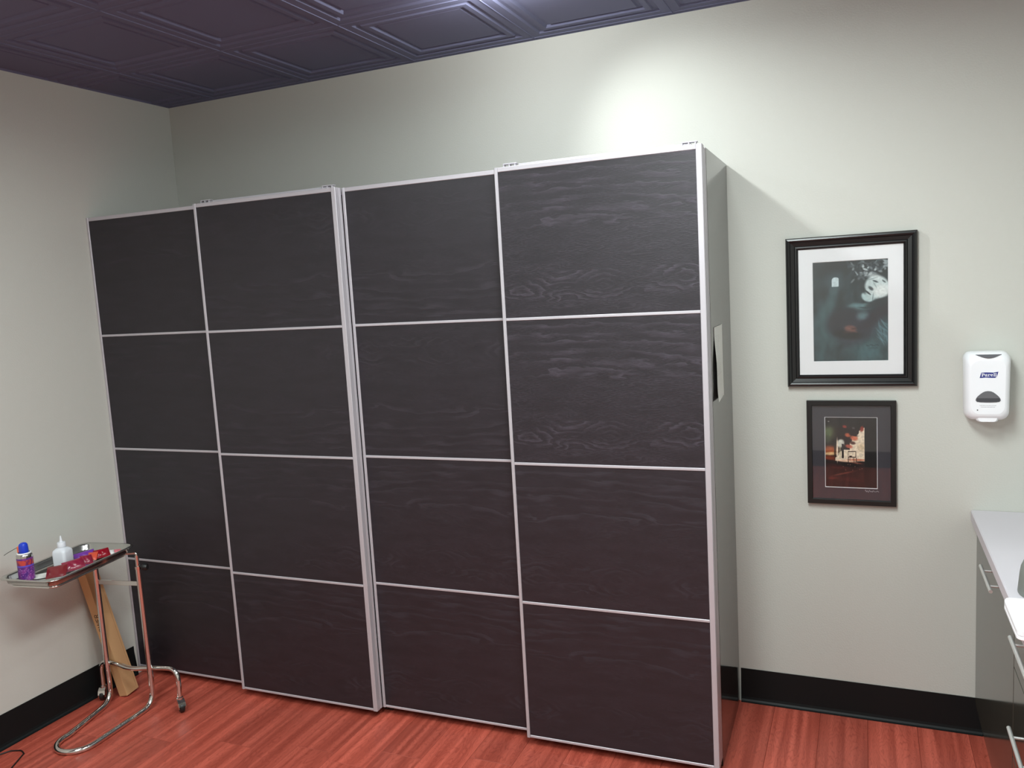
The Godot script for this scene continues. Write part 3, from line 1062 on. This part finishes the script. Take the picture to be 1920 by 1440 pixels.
# ------------------------------------------------------------------ sanitizer dispenser
func build_dispenser() -> void:
	var d := thing("sanitizer_dispenser", "white wall-mounted hand sanitizer dispenser with blue logo and grey window", "dispenser", Vector3(1.7035, 1.4235, 0.0))
	var st := begin()
	var L := []
	for q in [[0.142, 0.246, 0.022, 0.002, 0.0], [0.150, 0.254, 0.026, 0.004, 0.0], [0.154, 0.258, 0.028, 0.03, 0.0], [0.153, 0.257, 0.030, 0.060, 0.0], [0.147, 0.250, 0.032, 0.080, 0.001], [0.136, 0.236, 0.032, 0.092, 0.001], [0.122, 0.216, 0.030, 0.0985, 0.0], [0.112, 0.200, 0.028, 0.1005, -0.001]]:
		var loop := rrect(q[0], q[1], q[2], 6)
		var o := []
		for v in loop:
			# the body narrows a little towards its foot
			var k: float = 1.0 - 0.05 * clampf(-v.y / 0.13, 0.0, 1.0)
			o.append(Vector3(v.x * k, v.y + q[4], q[3]))
		L.append(o)
	loft(st, L, true, true, true)
	part("shell", st, M.white, d)
	# chin around the nozzle
	st = begin()
	var ch := []
	for q in [[0.074, 0.024, 0.045], [0.076, 0.028, 0.072], [0.072, 0.028, 0.086], [0.060, 0.024, 0.092]]:
		ch.append(lift(rrect(q[0], q[1], 0.012, 5), q[2], Vector2(0.0, -0.1195)))
	loft(st, ch, true, true, true)
	part("nozzle_chin", st, M.white, d)
	# dark lens across the sloping top
	st = begin()
	var lens := []
	for k in 13:
		var t := k / 12.0
		lens.append(Vector2(lerpf(-0.042, 0.042, t), 0.0))
	for k in 11:
		var t := 1.0 - (k + 1) / 12.0
		lens.append(Vector2(lerpf(-0.042, 0.042, t), -0.0165 * sin(PI * t)))
	prism(st, lens, 0.0, 0.0025, Transform3D(Basis(Vector3.RIGHT, deg_to_rad(-48)), Vector3(0.001, 0.1195, 0.0905)))
	part("sensor_lens", st, M.smoke, d, "smoky grey lens")
	# raised sight window, a rounded triangle
	st = begin()
	var win := []
	var base := [Vector2(-0.0415, -0.0175), Vector2(0.0415, -0.0175), Vector2(0.0395, 0.001), Vector2(0.013, 0.0255), Vector2(-0.013, 0.0255), Vector2(-0.0395, 0.001)]
	for i in base.size():
		var p: Vector2 = base[i]
		var a: Vector2 = p.lerp(base[(i + base.size() - 1) % base.size()], 0.42)
		var b: Vector2 = p.lerp(base[(i + 1) % base.size()], 0.42)
		for k in 4:
			var t := k / 3.0
			win.append(a.lerp(p, t).lerp(p.lerp(b, t), t))
	prism(st, win, 0.0995, 0.1018, Transform3D(Basis.IDENTITY, Vector3(0.0, -0.040, 0)))
	part("sight_window", st, M.smoke, d, "smoky grey sight window")
	st = begin()
	prism(st, [Vector2(-0.036, -0.055), Vector2(0.036, -0.055), Vector2(0.0385, -0.041), Vector2(-0.0385, -0.041)], 0.1015, 0.1022)
	part("liquid_level", st, mat(rgb(70, 70, 75), 0.25), d)
	# logo: slanted blue banner with white lettering
	st = begin()
	prism(st, [Vector2(-0.031, -0.0115), Vector2(-0.012, -0.0095), Vector2(0.008, -0.011), Vector2(0.019, -0.011), Vector2(0.024, -0.006), Vector2(0.029, 0.0115), Vector2(0.012, 0.0085), Vector2(-0.010, 0.0095), Vector2(-0.026, 0.0085)], 0.0995, 0.1013, Transform3D(Basis.IDENTITY, Vector3(0.003, 0.046, 0)))
	part("logo_banner", st, M.navy, d, "blue logo banner")
	var tm := TextMesh.new()
	var sf := SystemFont.new()
	sf.font_names = PackedStringArray(["Droid Serif"])
	sf.font_weight = 700
	tm.font = sf
	tm.text = "Purell"
	tm.font_size = 32
	tm.pixel_size = 0.0005
	tm.depth = 0.0008
	tm.material = M.lettering
	var o := mesh_part("logo_lettering", tm, d)
	o.position = Vector3(0.0018, 0.0458, 0.1015)
	o.set_meta("label", "white logo lettering")
	# small grey print under the window, and the screw plug
	st = begin()
	for q in [[-0.0685, 0.054], [-0.0745, 0.046]]:
		var x: float = -q[1] / 2
		var k := 0
		while x < q[1] / 2:
			var wl := 0.003 + 0.002 * ((k * 7) % 3)
			cbox(st, Vector3(x + wl / 2, q[0], 0.1007), Vector3(wl, 0.0016, 0.0004), 0.0001)
			x += wl + 0.0011
			k += 1
	part("small_print", st, M.print_grey, d)
	st = begin()
	lathe(st, [Vector2(0.0022, 0.0), Vector2(0.0022, 0.0012), Vector2(0.0, 0.0012)], 12, Transform3D(Basis(Vector3.RIGHT, PI / 2), Vector3(-0.034, -0.086, 0.1002)))
	part("indicator_dot", st, M.black, d)

# ------------------------------------------------------------------ rolling instrument stand
const LP := Vector3(-2.085, 0, 0.900)
const RP := Vector3(-1.849, 0, 0.862)
const TRAY_AT := Vector3(-1.968, 0.765, 1.112)
const TRAY_TURN := 0.145

func build_stand() -> void:
	var s := thing("instrument_stand", "chrome tubular instrument stand on two casters, holding the steel tray", "stand", Vector3(-1.967, 0, 1.0))
	var o := -s.position
	var P := func(a: Array) -> Array:
		var r := []
		for v in a: r.append(v + o)
		return r
	var yb := 0.0125
	var path := [LP + Vector3(0, 0.69, 0), LP + Vector3(0, yb, 0.0), Vector3(-2.006, yb, 1.20)]
	path = fillet(path, 0.075, 8)
	# rounded front of the U
	var c := Vector3(-1.916, yb, 1.214)
	for k in 15:
		var a := PI + 0.05 - (PI - 0.02) * k / 14.0
		path.append(c + Vector3(0.0905 * cos(a), 0, 0.0905 * sin(a)))
	var back := fillet([Vector3(-1.8255, yb, 1.20), RP + Vector3(0, yb, 0), RP + Vector3(0, 0.69, 0)], 0.075, 8)
	path.append_array(back)
	var st := begin()
	tube(st, P.call(path), 0.0125, 16)
	part("u_base_frame", st, M.chrome, s, "bent chrome tube forming the base loop and both posts")
	# inner posts rising out of the tubes
	for p in [LP, RP]:
		st = begin()
		tube(st, P.call([p + Vector3(0, 0.66, 0), p + Vector3(0, 0.748, 0)]), 0.0085, 14)
		part("inner_post", st, M.chrome, s)
		st = begin()
		tube(st, P.call([p + Vector3(0, 0.684, 0), p + Vector3(0, 0.697, 0)]), 0.0145, 16)
		part("collar", st, M.chrome, s)
	# flat brace between the posts
	var mid := (LP + RP) / 2
	var dir := (RP - LP).normalized()
	boxed("cross_brace", mid + Vector3(0, 0.612, 0) + o, Vector3((RP - LP).length() - 0.02, 0.022, 0.006), M.chrome, s, 0.001, Basis(dir, Vector3.UP, dir.cross(Vector3.UP)))
	# rear bar carried on casters
	st = begin()
	var bar := fillet([Vector3(-2.163, 0.062, 0.874), Vector3(-2.163, 0.196, 0.872), Vector3(-2.06, 0.194, 0.870), Vector3(-1.965, 0.180, 0.878), Vector3(-1.85, 0.186, 0.842), Vector3(-1.700, 0.200, 0.836), Vector3(-1.687, 0.062, 0.852)], 0.06, 8)
	tube(st, P.call(bar), 0.011, 16)
	part("caster_bar", st, M.chrome, s, "bent chrome bar across the back")
	for q in [[Vector3(-2.163, 0, 0.874), Vector3(0.5, 0, 0.85)], [Vector3(-1.687, 0, 0.852), Vector3(0.85, 0, 0.5)]]:
		var cd: Vector3 = q[1].normalized()
		var at: Vector3 = q[0] + o
		var ax := cd.cross(Vector3.UP)
		st = begin()
		lathe(st, [Vector2(0.0, 0.056), Vector2(0.015, 0.056), Vector2(0.0165, 0.060), Vector2(0.015, 0.068), Vector2(0.0118, 0.070)], 20, Transform3D(Basis.IDENTITY, at))
		# hood over the wheel: two cheeks and a bridge
		var B := Basis(cd, Vector3.UP, ax)
		for sgn in [-1.0, 1.0]:
			var cheek := [Vector2(-0.014, 0.058), Vector2(0.012, 0.060), Vector2(0.030, 0.050), Vector2(0.036, 0.034), Vector2(0.030, 0.020), Vector2(0.018, 0.018), Vector2(0.004, 0.034), Vector2(-0.012, 0.046)]
			if sgn > 0:
				prism(st, cheek, 0.0135, 0.0160, Transform3D(B, at))
			else:
				prism(st, cheek, -0.0160, -0.0135, Transform3D(B, at))
		var br := [Vector2(-0.014, 0.056), Vector2(0.012, 0.058), Vector2(0.029, 0.0485), Vector2(0.0345, 0.034), Vector2(0.037, 0.034), Vector2(0.031, 0.0515), Vector2(0.012, 0.062), Vector2(-0.014, 0.060)]
		prism(st, br, -0.0155, 0.0155, Transform3D(B, at))
		var cs := part("caster", st, M.chrome, s, "chrome hooded caster")
		st = begin()
		var wc: Vector3 = at + cd * 0.016 + Vector3(0, 0.0255, 0)
		lathe(st, [Vector2(0.0, -0.0115), Vector2(0.020, -0.0115), Vector2(0.0245, -0.008), Vector2(0.0252, 0.0), Vector2(0.0245, 0.008), Vector2(0.020, 0.0115), Vector2(0.0, 0.0115)], 28, Transform3D(Basis(cd, ax, -Vector3.UP), wc))
		part("wheel", st, M.black, cs, "black rubber wheel")
	# clamp knob on the outer post
	st = begin()
	var kd := Vector3(0.93, 0, -0.36).normalized()
	tube(st, P.call([RP + Vector3(0, 0.692, 0), RP + Vector3(0, 0.692, 0) + kd * 0.026]), 0.005, 10)
	var kb := Basis(kd.cross(Vector3.UP).normalized(), kd, Vector3.UP)
	lathe(st, [Vector2(0.0, 0.022), Vector2(0.012, 0.022), Vector2(0.0165, 0.026), Vector2(0.0165, 0.040), Vector2(0.013, 0.046), Vector2(0.0, 0.047)], 12, Transform3D(kb, RP + Vector3(0, 0.692, 0) + o))
	part("clamp_knob", st, M.black, s, "black plastic clamp knob")
	# tray holder: rods under the tray rim
	st = begin()
	var B2 := Basis(Vector3.UP, TRAY_TURN)
	var loop := []
	for v in rrect(0.232, 0.430, 0.03, 6):
		loop.append(TRAY_AT + B2 * Vector3(v.x, -0.0055, -v.y) + o)
	loop.append(loop[0])
	tube(st, loop, 0.0045, 12, false)
	for p in [LP, RP]:
		var inner: Vector3 = TRAY_AT + B2 * Vector3(-0.10 if p == LP else 0.10, -0.0055, -0.215)
		tube(st, P.call(fillet([p + Vector3(0, 0.742, 0), p + Vector3(0, 0.7595, 0), inner], 0.012, 4)), 0.0055, 12)
	part("tray_holder", st, M.chrome, s, "chrome rod frame under the tray")

	# tray
	var t := thing("instrument_tray", "rectangular stainless steel tray with rolled rim, holding bottles and packets", "tray", TRAY_AT, TRAY_TURN)
	st = begin()
	var W := 0.300
	var D := 0.498
	var L := []
	for q in [[0.038, 0.0, 0.028], [0.026, 0.002, 0.034], [0.019, 0.008, 0.038], [0.014, 0.0305, 0.041], [0.003, 0.0315, 0.045], [0.0, 0.0295, 0.046], [0.0, 0.0325, 0.046], [0.003, 0.0350, 0.045], [0.010, 0.0350, 0.042], [0.0145, 0.0335, 0.041], [0.0185, 0.026, 0.039], [0.0225, 0.0085, 0.036], [0.027, 0.0035, 0.033], [0.038, 0.0012, 0.028]]:
		L.append(flat_loop(rrect(W - 2 * q[0], D - 2 * q[0], q[2], 7), q[1]))
	loft(st, L, true, true, true)
	part("pan", st, M.stainless, t)

# ------------------------------------------------------------------ things on the tray
func on_tray(p: Vector3) -> Vector3:
	return Vector3(p.x, TRAY_AT.y + 0.0016, p.z)

func build_tray_goods() -> void:
	# spray duster
	var c := thing("spray_can", "spray can with purple and orange label, blue cap and thin straw", "spray can", on_tray(Vector3(-2.012, 0, 1.287)))
	var st := begin()
	lathe(st, [Vector2(0.0, 0.002), Vector2(0.026, 0.002), Vector2(0.0285, 0.0), Vector2(0.0305, 0.003), Vector2(0.0312, 0.006), Vector2(0.0312, 0.112), Vector2(0.0305, 0.116), Vector2(0.026, 0.121), Vector2(0.020, 0.1235), Vector2(0.0, 0.124)], 36)
	part("can", st, M.stainless, c, "silver metal can")
	# wrapped label printed in bands
	st = begin()
	lathe(st, [Vector2(0.0314, 0.008), Vector2(0.0316, 0.009), Vector2(0.0316, 0.103), Vector2(0.0314, 0.104)], 40)
	var lm := mat(Color.WHITE, 0.25)
	lm.albedo_texture = ImageTexture.create_from_image(can_label())
	lm.uv1_scale = Vector3(1, 1.0 / 0.112, 1)
	part("label_wrap", st, lm, c, "purple label with an orange band")
	st = begin()
	lathe(st, [Vector2(0.0245, 0.1195), Vector2(0.0275, 0.1205), Vector2(0.0270, 0.1245), Vector2(0.0235, 0.1255)], 32)
	part("rim_ring", st, M.mat_white, c)
	st = begin()
	var capl := []
	for q in [[0.036, 0.124, 0.0], [0.038, 0.128, 0.0], [0.037, 0.148, 0.0], [0.033, 0.160, 0.001], [0.022, 0.166, 0.003], [0.010, 0.168, 0.003]]:
		var lp := []
		for v in rrect(q[0], q[0] * 0.86, q[0] * 0.36, 5): lp.append(Vector3(v.x + q[2], q[1], -v.y))
		capl.append(lp)
	loft(st, capl, true, true, true)
	part("cap", st, mat(rgb(30, 62, 196), 0.35), c, "blue plastic cap")
	st = begin()
	cbox(st, Vector3(-0.0155, 0.139, 0.010), Vector3(0.013, 0.027, 0.012), 0.003)
	part("trigger", st, mat(rgb(236, 110, 60), 0.4), c, "orange trigger")
	st = begin()
	tube(st, [Vector3(-0.016, 0.150, 0.012), Vector3(-0.052, 0.129, 0.035), Vector3(-0.066, 0.1195, 0.043)], 0.0012, 8)
	part("straw", st, mat(rgb(58, 60, 50), 0.4), c, "thin dark straw")

	# squeeze bottle
	var b := thing("squeeze_bottle", "translucent white square plastic squeeze bottle with nozzle cap", "bottle", on_tray(Vector3(-1.985, 0, 1.131)), 0.25)
	b.scale = Vector3.ONE * 0.94
	st = begin()
	var L := []
	for q in [[0.062, 0.001, 0.010], [0.068, 0.004, 0.013], [0.068, 0.084, 0.013], [0.064, 0.094, 0.015], [0.050, 0.101, 0.018], [0.034, 0.105, 0.016], [0.030, 0.108, 0.0149]]:
		L.append(flat_loop(rrect(q[0], q[0], q[2], 6), q[1]))
	loft(st, L, true, true, true)
	var milky := mat(rgb(226, 228, 234), 0.35)
	milky.backlight_enabled = true
	milky.backlight = Color(0.35, 0.35, 0.36)
	part("body", st, milky, b)
	st = begin()
	var cap := [Vector2(0.0, 0.108), Vector2(0.0185, 0.108), Vector2(0.0185, 0.128), Vector2(0.0170, 0.130), Vector2(0.009, 0.131), Vector2(0.006, 0.138), Vector2(0.0032, 0.158), Vector2(0.0022, 0.160), Vector2(0.0, 0.160)]
	lathe(st, cap, 28)
	part("nozzle_cap", st, milky, b)

	# papers lying on the tray
	sheet_thing("paper_sheet", "white paper slip lying on the tray beside the purple wrapper", Vector3(-2.000, 0.0008, 0.955), 0.145, Vector2(0.105, 0.10))
	sheet_thing("paper_sheet", "white paper slip under the square dark red packet", Vector3(-1.99, 0.0008, 1.225), 0.9, Vector2(0.09, 0.075))

	# sachets
	var dark_red := mat(rgb(112, 16, 26), 0.16)
	dark_red.clearcoat_enabled = true
	dark_red.clearcoat = 0.6
	var wine := mat(rgb(134, 18, 52), 0.14)
	wine.clearcoat_enabled = true
	wine.clearcoat = 0.7
	var group := "small packets on the steel tray"
	sachet("square dark red packet propped beside the squeeze bottle and the can", Vector3(-1.905, 0.028, 1.228), Vector3(-0.95, 0.55, 0.12), Vector2(0.080, 0.062), 0.012, dark_red, group)
	sachet("long wine-red glossy packet right beside the squeeze bottle", Vector3(-1.912, 0.026, 1.140), Vector3(-0.85, 1.05, 0.1), Vector2(0.085, 0.054), 0.020, wine, group)
	sachet("short wine-red glossy packet between the long packet and the orange one", Vector3(-1.922, 0.024, 1.066), Vector3(-0.8, 1.2, -0.1), Vector2(0.048, 0.048), 0.018, wine, group)
	sachet("purple wrapper behind the wine-red packets", Vector3(-1.988, 0.022, 1.022), Vector3(-0.75, 0.95, 0.12), Vector2(0.085, 0.045), 0.010, mat(rgb(112, 56, 150), 0.25), group)
	sachet("small orange wrapper between two red packets", Vector3(-1.938, 0.024, 1.022), Vector3(-0.9, 0.6, 0.0), Vector2(0.040, 0.044), 0.012, mat(rgb(206, 78, 54), 0.35), group)
	sachet("bright red rounded packet next to the orange wrapper", Vector3(-1.932, 0.024, 0.977), Vector3(-0.8, 1.15, 0.0), Vector2(0.066, 0.046), 0.020, mat(rgb(140, 14, 32), 0.2), group)
	sachet("white cap-sized wrapper at the end of the bright red packet", Vector3(-1.922, 0.016, 0.936), Vector3(-1.1, 1.0, 0.0), Vector2(0.026, 0.028), 0.014, mat(rgb(222, 216, 214), 0.3), group)
	sachet("pink wrapper lying beside the white one", Vector3(-1.925, 0.012, 0.908), Vector3(-1.35, 0.7, 0.0), Vector2(0.040, 0.028), 0.010, mat(rgb(206, 112, 122), 0.35), group)
	sachet("crumpled silver foil wrapper behind the bright red packet", Vector3(-1.975, 0.018, 0.955), Vector3(-0.9, 0.4, 0.3), Vector2(0.050, 0.030), 0.008, M.stainless, group)

func can_label() -> Image:
	var im := Image.create_empty(256, 128, false, Image.FORMAT_RGB8)
	var n := noise(8, 0.03, 3)
	for j in 128:
		for i in 256:
			var y := 1.0 - j / 127.0 # 1 at top in v-flipped space is handled by symmetric bands
			var v := float(j) / 127.0
			var k := n.get_noise_2d(i, j * 0.6)
			var c := rgb(84, 44, 122).lerp(rgb(130, 54, 132), clampf(0.5 + k, 0, 1))
			if v > 0.66 and v < 0.86: c = rgb(190, 66, 58).lerp(rgb(120, 40, 84), clampf(0.4 + k * 1.5, 0, 1))
			elif v > 0.60 and v <= 0.66: c = rgb(92, 78, 190)
			elif v < 0.55 and n.get_noise_2d(i * 2.2, j * 3.0) > 0.5: c = rgb(176, 112, 182)
			im.set_pixel(i, j, c)
	return im

func sheet_thing(called: String, label: String, p: Vector3, turn: float, s: Vector2) -> void:
	var st := begin()
	var n := 6
	for i in n:
		for j in n:
			var P := func(a: int, b: int) -> Vector3:
				var u := float(a) / n - 0.5
				var v := float(b) / n - 0.5
				return Vector3(u * s.x, 0.0012 + 0.004 * pow(absf(u * 2.0), 3.0) * (0.5 + v), v * s.y)
			quad(st, P.call(i, j + 1), P.call(i + 1, j + 1), P.call(i + 1, j), P.call(i, j))
	var o := part(called, st, M.paper, self)
	o.position = on_tray(p) + Vector3(0, p.y, 0)
	o.rotation.y = turn
	tag(o, label, "paper", "paper slips on the steel tray")

# pillow-shaped packet with crimped ends; local z is its thickness
func sachet(label: String, p: Vector3, tilt: Vector3, s: Vector2, fat: float, m: Material, group: String) -> void:
	var t := thing("packet", label, "packet", on_tray(p) + Vector3(0, p.y, 0), 0.0, group)
	t.rotation = tilt
	var st := begin()
	var nu := 14
	var nv := 10
	var S := func(i: int, j: int, sgn: float) -> Vector3:
		var u := float(i) / nu * 2.0 - 1.0
		var v := float(j) / nv * 2.0 - 1.0
		var e := maxf(0.0, 1.0 - pow(absf(u) / 0.88, 3.0)) * maxf(0.0, 1.0 - pow(absf(v), 2.4))
		var crease := 1.0 + 0.18 * sin(u * 9.0 + v * 3.0) * e
		return Vector3(u * s.x * 0.5, v * s.y * 0.5 * (1.0 - 0.10 * e), sgn * (0.0006 + fat * 0.5 * sqrt(e) * crease))
	for sgn in [-1.0, 1.0]:
		var s2 := begin()
		for i in nu:
			for j in nv:
				var q := [S.call(i, j, sgn), S.call(i + 1, j, sgn), S.call(i + 1, j + 1, sgn), S.call(i, j + 1, sgn)]
				var order := [0, 2, 1, 0, 3, 2] if sgn > 0 else [0, 1, 2, 0, 2, 3]
				for w in order:
					s2.set_smooth_group(0)
					s2.set_uv(Vector2.ZERO)
					s2.add_vertex(q[w])
		s2.generate_normals()
		st.append_from(s2.commit(), 0, Transform3D.IDENTITY)
	part("pouch", st, m, t)

# ------------------------------------------------------------------ carton, note, cord
func build_small() -> void:
	# carton leaning on the left wall
	var u := Vector3(-0.108, 0.6, 0.058).normalized()
	var wd := Vector3(0.007, 0, 0.078)
	wd = (wd - u * wd.dot(u)).normalized()
	var td := wd.cross(u).normalized()      # towards +x
	if td.x < 0: td = -td
	var B := Basis(td, u, wd)
	var t := 0.050
	var Wd := 0.078
	var Ln := 0.665
	# lowest corner sits on the floor
	var cen := Vector3(-2.0555, 0, 0.797) - td * t / 2 + u * Ln / 2
	var low := 1e9
	for a in [-0.5, 0.5]:
		for b in [-0.5, 0.5]:
			low = minf(low, (cen + td * t * a - u * Ln / 2 + wd * Wd * b).y)
	cen.y -= low - 0.0005
	var c := thing("cardboard_carton", "long narrow brown cardboard carton leaning against the wall behind the stand", "box", cen)
	c.basis = B
	boxed("carton_body", Vector3.ZERO, Vector3(t, Ln, Wd), M.card, c, 0.0012)
	# flap seam along the narrow side
	boxed("flap_seam", Vector3(t / 2 + 0.0002, 0, -Wd * 0.5 + 0.012), Vector3(0.0006, Ln * 0.96, 0.0008), mat(rgb(150, 112, 74), 0.9), c, 0.0002)
	var tm := TextMesh.new()
	var sf := SystemFont.new()
	sf.font_names = PackedStringArray(["Droid Sans"])
	sf.font_italic = true
	tm.font = sf
	tm.text = "OWER"
	tm.font_size = 32
	tm.pixel_size = 0.0011
	tm.depth = 0.0006
	tm.material = M.ink
	var o := mesh_part("marker_lettering", tm, c)
	o.position = Vector3(0.006, 0.055, Wd / 2 + 0.0003)
	o.rotation.z = PI / 2
	o.set_meta("label", "dark handwritten marker letters")

	# paper note taped on the side of the wardrobe
	var st := begin()
	var n := 14
	var P := func(i: int, j: int) -> Vector3:
		var a := float(i) / 4 - 0.5
		var b := float(j) / n
		var bow := 0.0025 + 0.007 * pow(sin(b * PI * 1.0 + 0.2), 2.0) * (0.5 - a) + 0.010 * pow(maxf(0.0, 1.0 - b * 2.2), 2.0) * (0.6 - a)
		return Vector3(bow, b * 0.281, -a * 0.205)
	for i in 4:
		for j in n:
			quad(st, P.call(i, j), P.call(i + 1, j), P.call(i + 1, j + 1), P.call(i, j + 1), Vector2(i / 4.0, 1.0 - float(j) / n), Vector2((i + 1) / 4.0, 1.0 - float(j + 1) / n))
	var note := mat(Color.WHITE, 0.85)
	note.albedo_texture = ImageTexture.create_from_image(note_print())
	var nt := part("paper_note", st, note, self)
	nt.position = Vector3(0.7668, 1.420, 0.362)
	nt.rotation.y = 0.014
	tag(nt, "white paper note taped to the side of the wardrobe", "note")

	# black cord on the floor
	st = begin()
	var pts := []
	var key := [Vector3(-2.19, 0.0035, 1.41), Vector3(-2.163, 0.0035, 1.361), Vector3(-2.119, 0.0035, 1.343), Vector3(-2.083, 0.0035, 1.356), Vector3(-2.062, 0.0035, 1.395), Vector3(-2.03, 0.0035, 1.45), Vector3(-1.99, 0.0035, 1.55), Vector3(-1.98, 0.0035, 1.75)]
	var cv := Curve3D.new()
	for k in key.size():
		var tan: Vector3 = (key[mini(k + 1, key.size() - 1)] - key[maxi(k - 1, 0)]) * 0.17
		cv.add_point(key[k], -tan, tan)
	for k in 40: pts.append(cv.sample_baked(cv.get_baked_length() * k / 39.0))
	tube(st, pts, 0.003, 8)
	var cd := part("power_cord", st, M.black, self)
	tag(cd, "thin black cord lying on the floor by the baseboard", "cord")

func note_print() -> Image:
	var im := Image.create_empty(128, 176, false, Image.FORMAT_RGB8)
	im.fill(rgb(228, 228, 222))
	var rng := RandomNumberGenerator.new()
	rng.seed = 9
	for r in 24:
		var y := 22 + r * 4
		var x := 14
		while x < 60 + rng.randi() % 40:
			var w := 2 + rng.randi() % 6
			im.fill_rect(Rect2i(x, y, w, 1), rgb(196, 196, 190))
			x += w + 2
	return im

# ------------------------------------------------------------------ light fittings above the frame
func build_fixtures() -> void:
	var glow := mat(rgb(250, 250, 245), 0.5)
	glow.emission_enabled = true
	glow.emission = Color(0.9, 0.98, 1.0)
	glow.emission_energy_multiplier = 1.5
	var k := 0
	for p in PANELS:
		var f := thing("ceiling_light", ["recessed rectangular ceiling light panel in front of the framed prints", "recessed rectangular ceiling light panel above the middle of the room, behind the first one", "recessed rectangular ceiling light panel on the side of the instrument stand"][k], "light", Vector3(p[0], CH, p[1]), 0.0, "ceiling light panels")
		k += 1
		var st := begin()
		var prof := [Vector2(0, 0.05), Vector2(0, 0.0), Vector2(0.004, -0.004), Vector2(0.026, -0.004), Vector2(0.030, 0.0), Vector2(0.030, 0.012)]
		frame_ring(st, 0.605, 1.215, prof)
		var o := part("frame", st, M.white, f)
		o.rotation.x = PI / 2
		boxed("diffuser", Vector3(0, 0.006, 0), Vector3(0.545, 0.006, 1.155), glow, f, 0.001)
	# flood lamp on a ceiling canopy: a frosted bulb that throws most of its light at the wall above the free end of the wardrobe
	var at := Vector3(0.08, 2.945, 0.745)
	var aim := Vector3(0.73, 2.28, 0.0)
	var dirv := (aim - at).normalized()
	var s := thing("ceiling_spotlight", "small adjustable ceiling flood lamp with a frosted bulb aimed at the wall", "light", Vector3(at.x, CH, at.z))
	var rel := at - s.position
	var side := dirv.cross(Vector3.UP).normalized()
	var HB := Basis(side, dirv, side.cross(dirv))
	var st := begin()
	lathe(st, [Vector2(0.0, -0.006), Vector2(0.045, -0.006), Vector2(0.05, -0.003), Vector2(0.05, 0.004)], 28)
	part("canopy", st, M.white, s)
	st = begin()
	tube(st, [Vector3(0, -0.004, 0), rel - dirv * 0.036], 0.006, 10)
	part("arm", st, M.white, s)
	st = begin()
	lathe(st, [Vector2(0.0, -0.046), Vector2(0.012, -0.045), Vector2(0.013, -0.026), Vector2(0.0, -0.026)], 24, Transform3D(HB, rel))
	part("lamp_holder", st, M.white, s)
	st = begin()
	lathe(st, [Vector2(0.010, -0.027), Vector2(0.015, -0.018), Vector2(0.023, -0.006), Vector2(0.025, 0.005), Vector2(0.023, 0.014), Vector2(0.015, 0.021), Vector2(0.0, 0.024)], 28, Transform3D(HB, rel))
	part("bulb", st, glow, s)
	var sp := SpotLight3D.new()
	sp.name = "spot_light"
	sp.light_energy = 0.98
	sp.light_color = Color(0.97, 0.99, 0.985)
	sp.light_size = 0.05
	sp.spot_range = 12.0
	sp.spot_attenuation = 2.0
	sp.spot_angle = 38.0
	sp.spot_angle_attenuation = 1.0
	sp.shadow_enabled = true
	add_child(sp)
	sp.position = at + dirv * 0.010
	sp.look_at_from_position(sp.position, aim, Vector3.UP)
	var om := OmniLight3D.new()
	om.name = "bulb_light"
	om.light_energy = 0.58
	om.light_color = Color(0.97, 0.99, 0.985)
	om.light_size = 0.045
	om.omni_range = 12.0
	om.omni_attenuation = 2.0
	om.shadow_enabled = true
	om.position = at
	add_child(om)
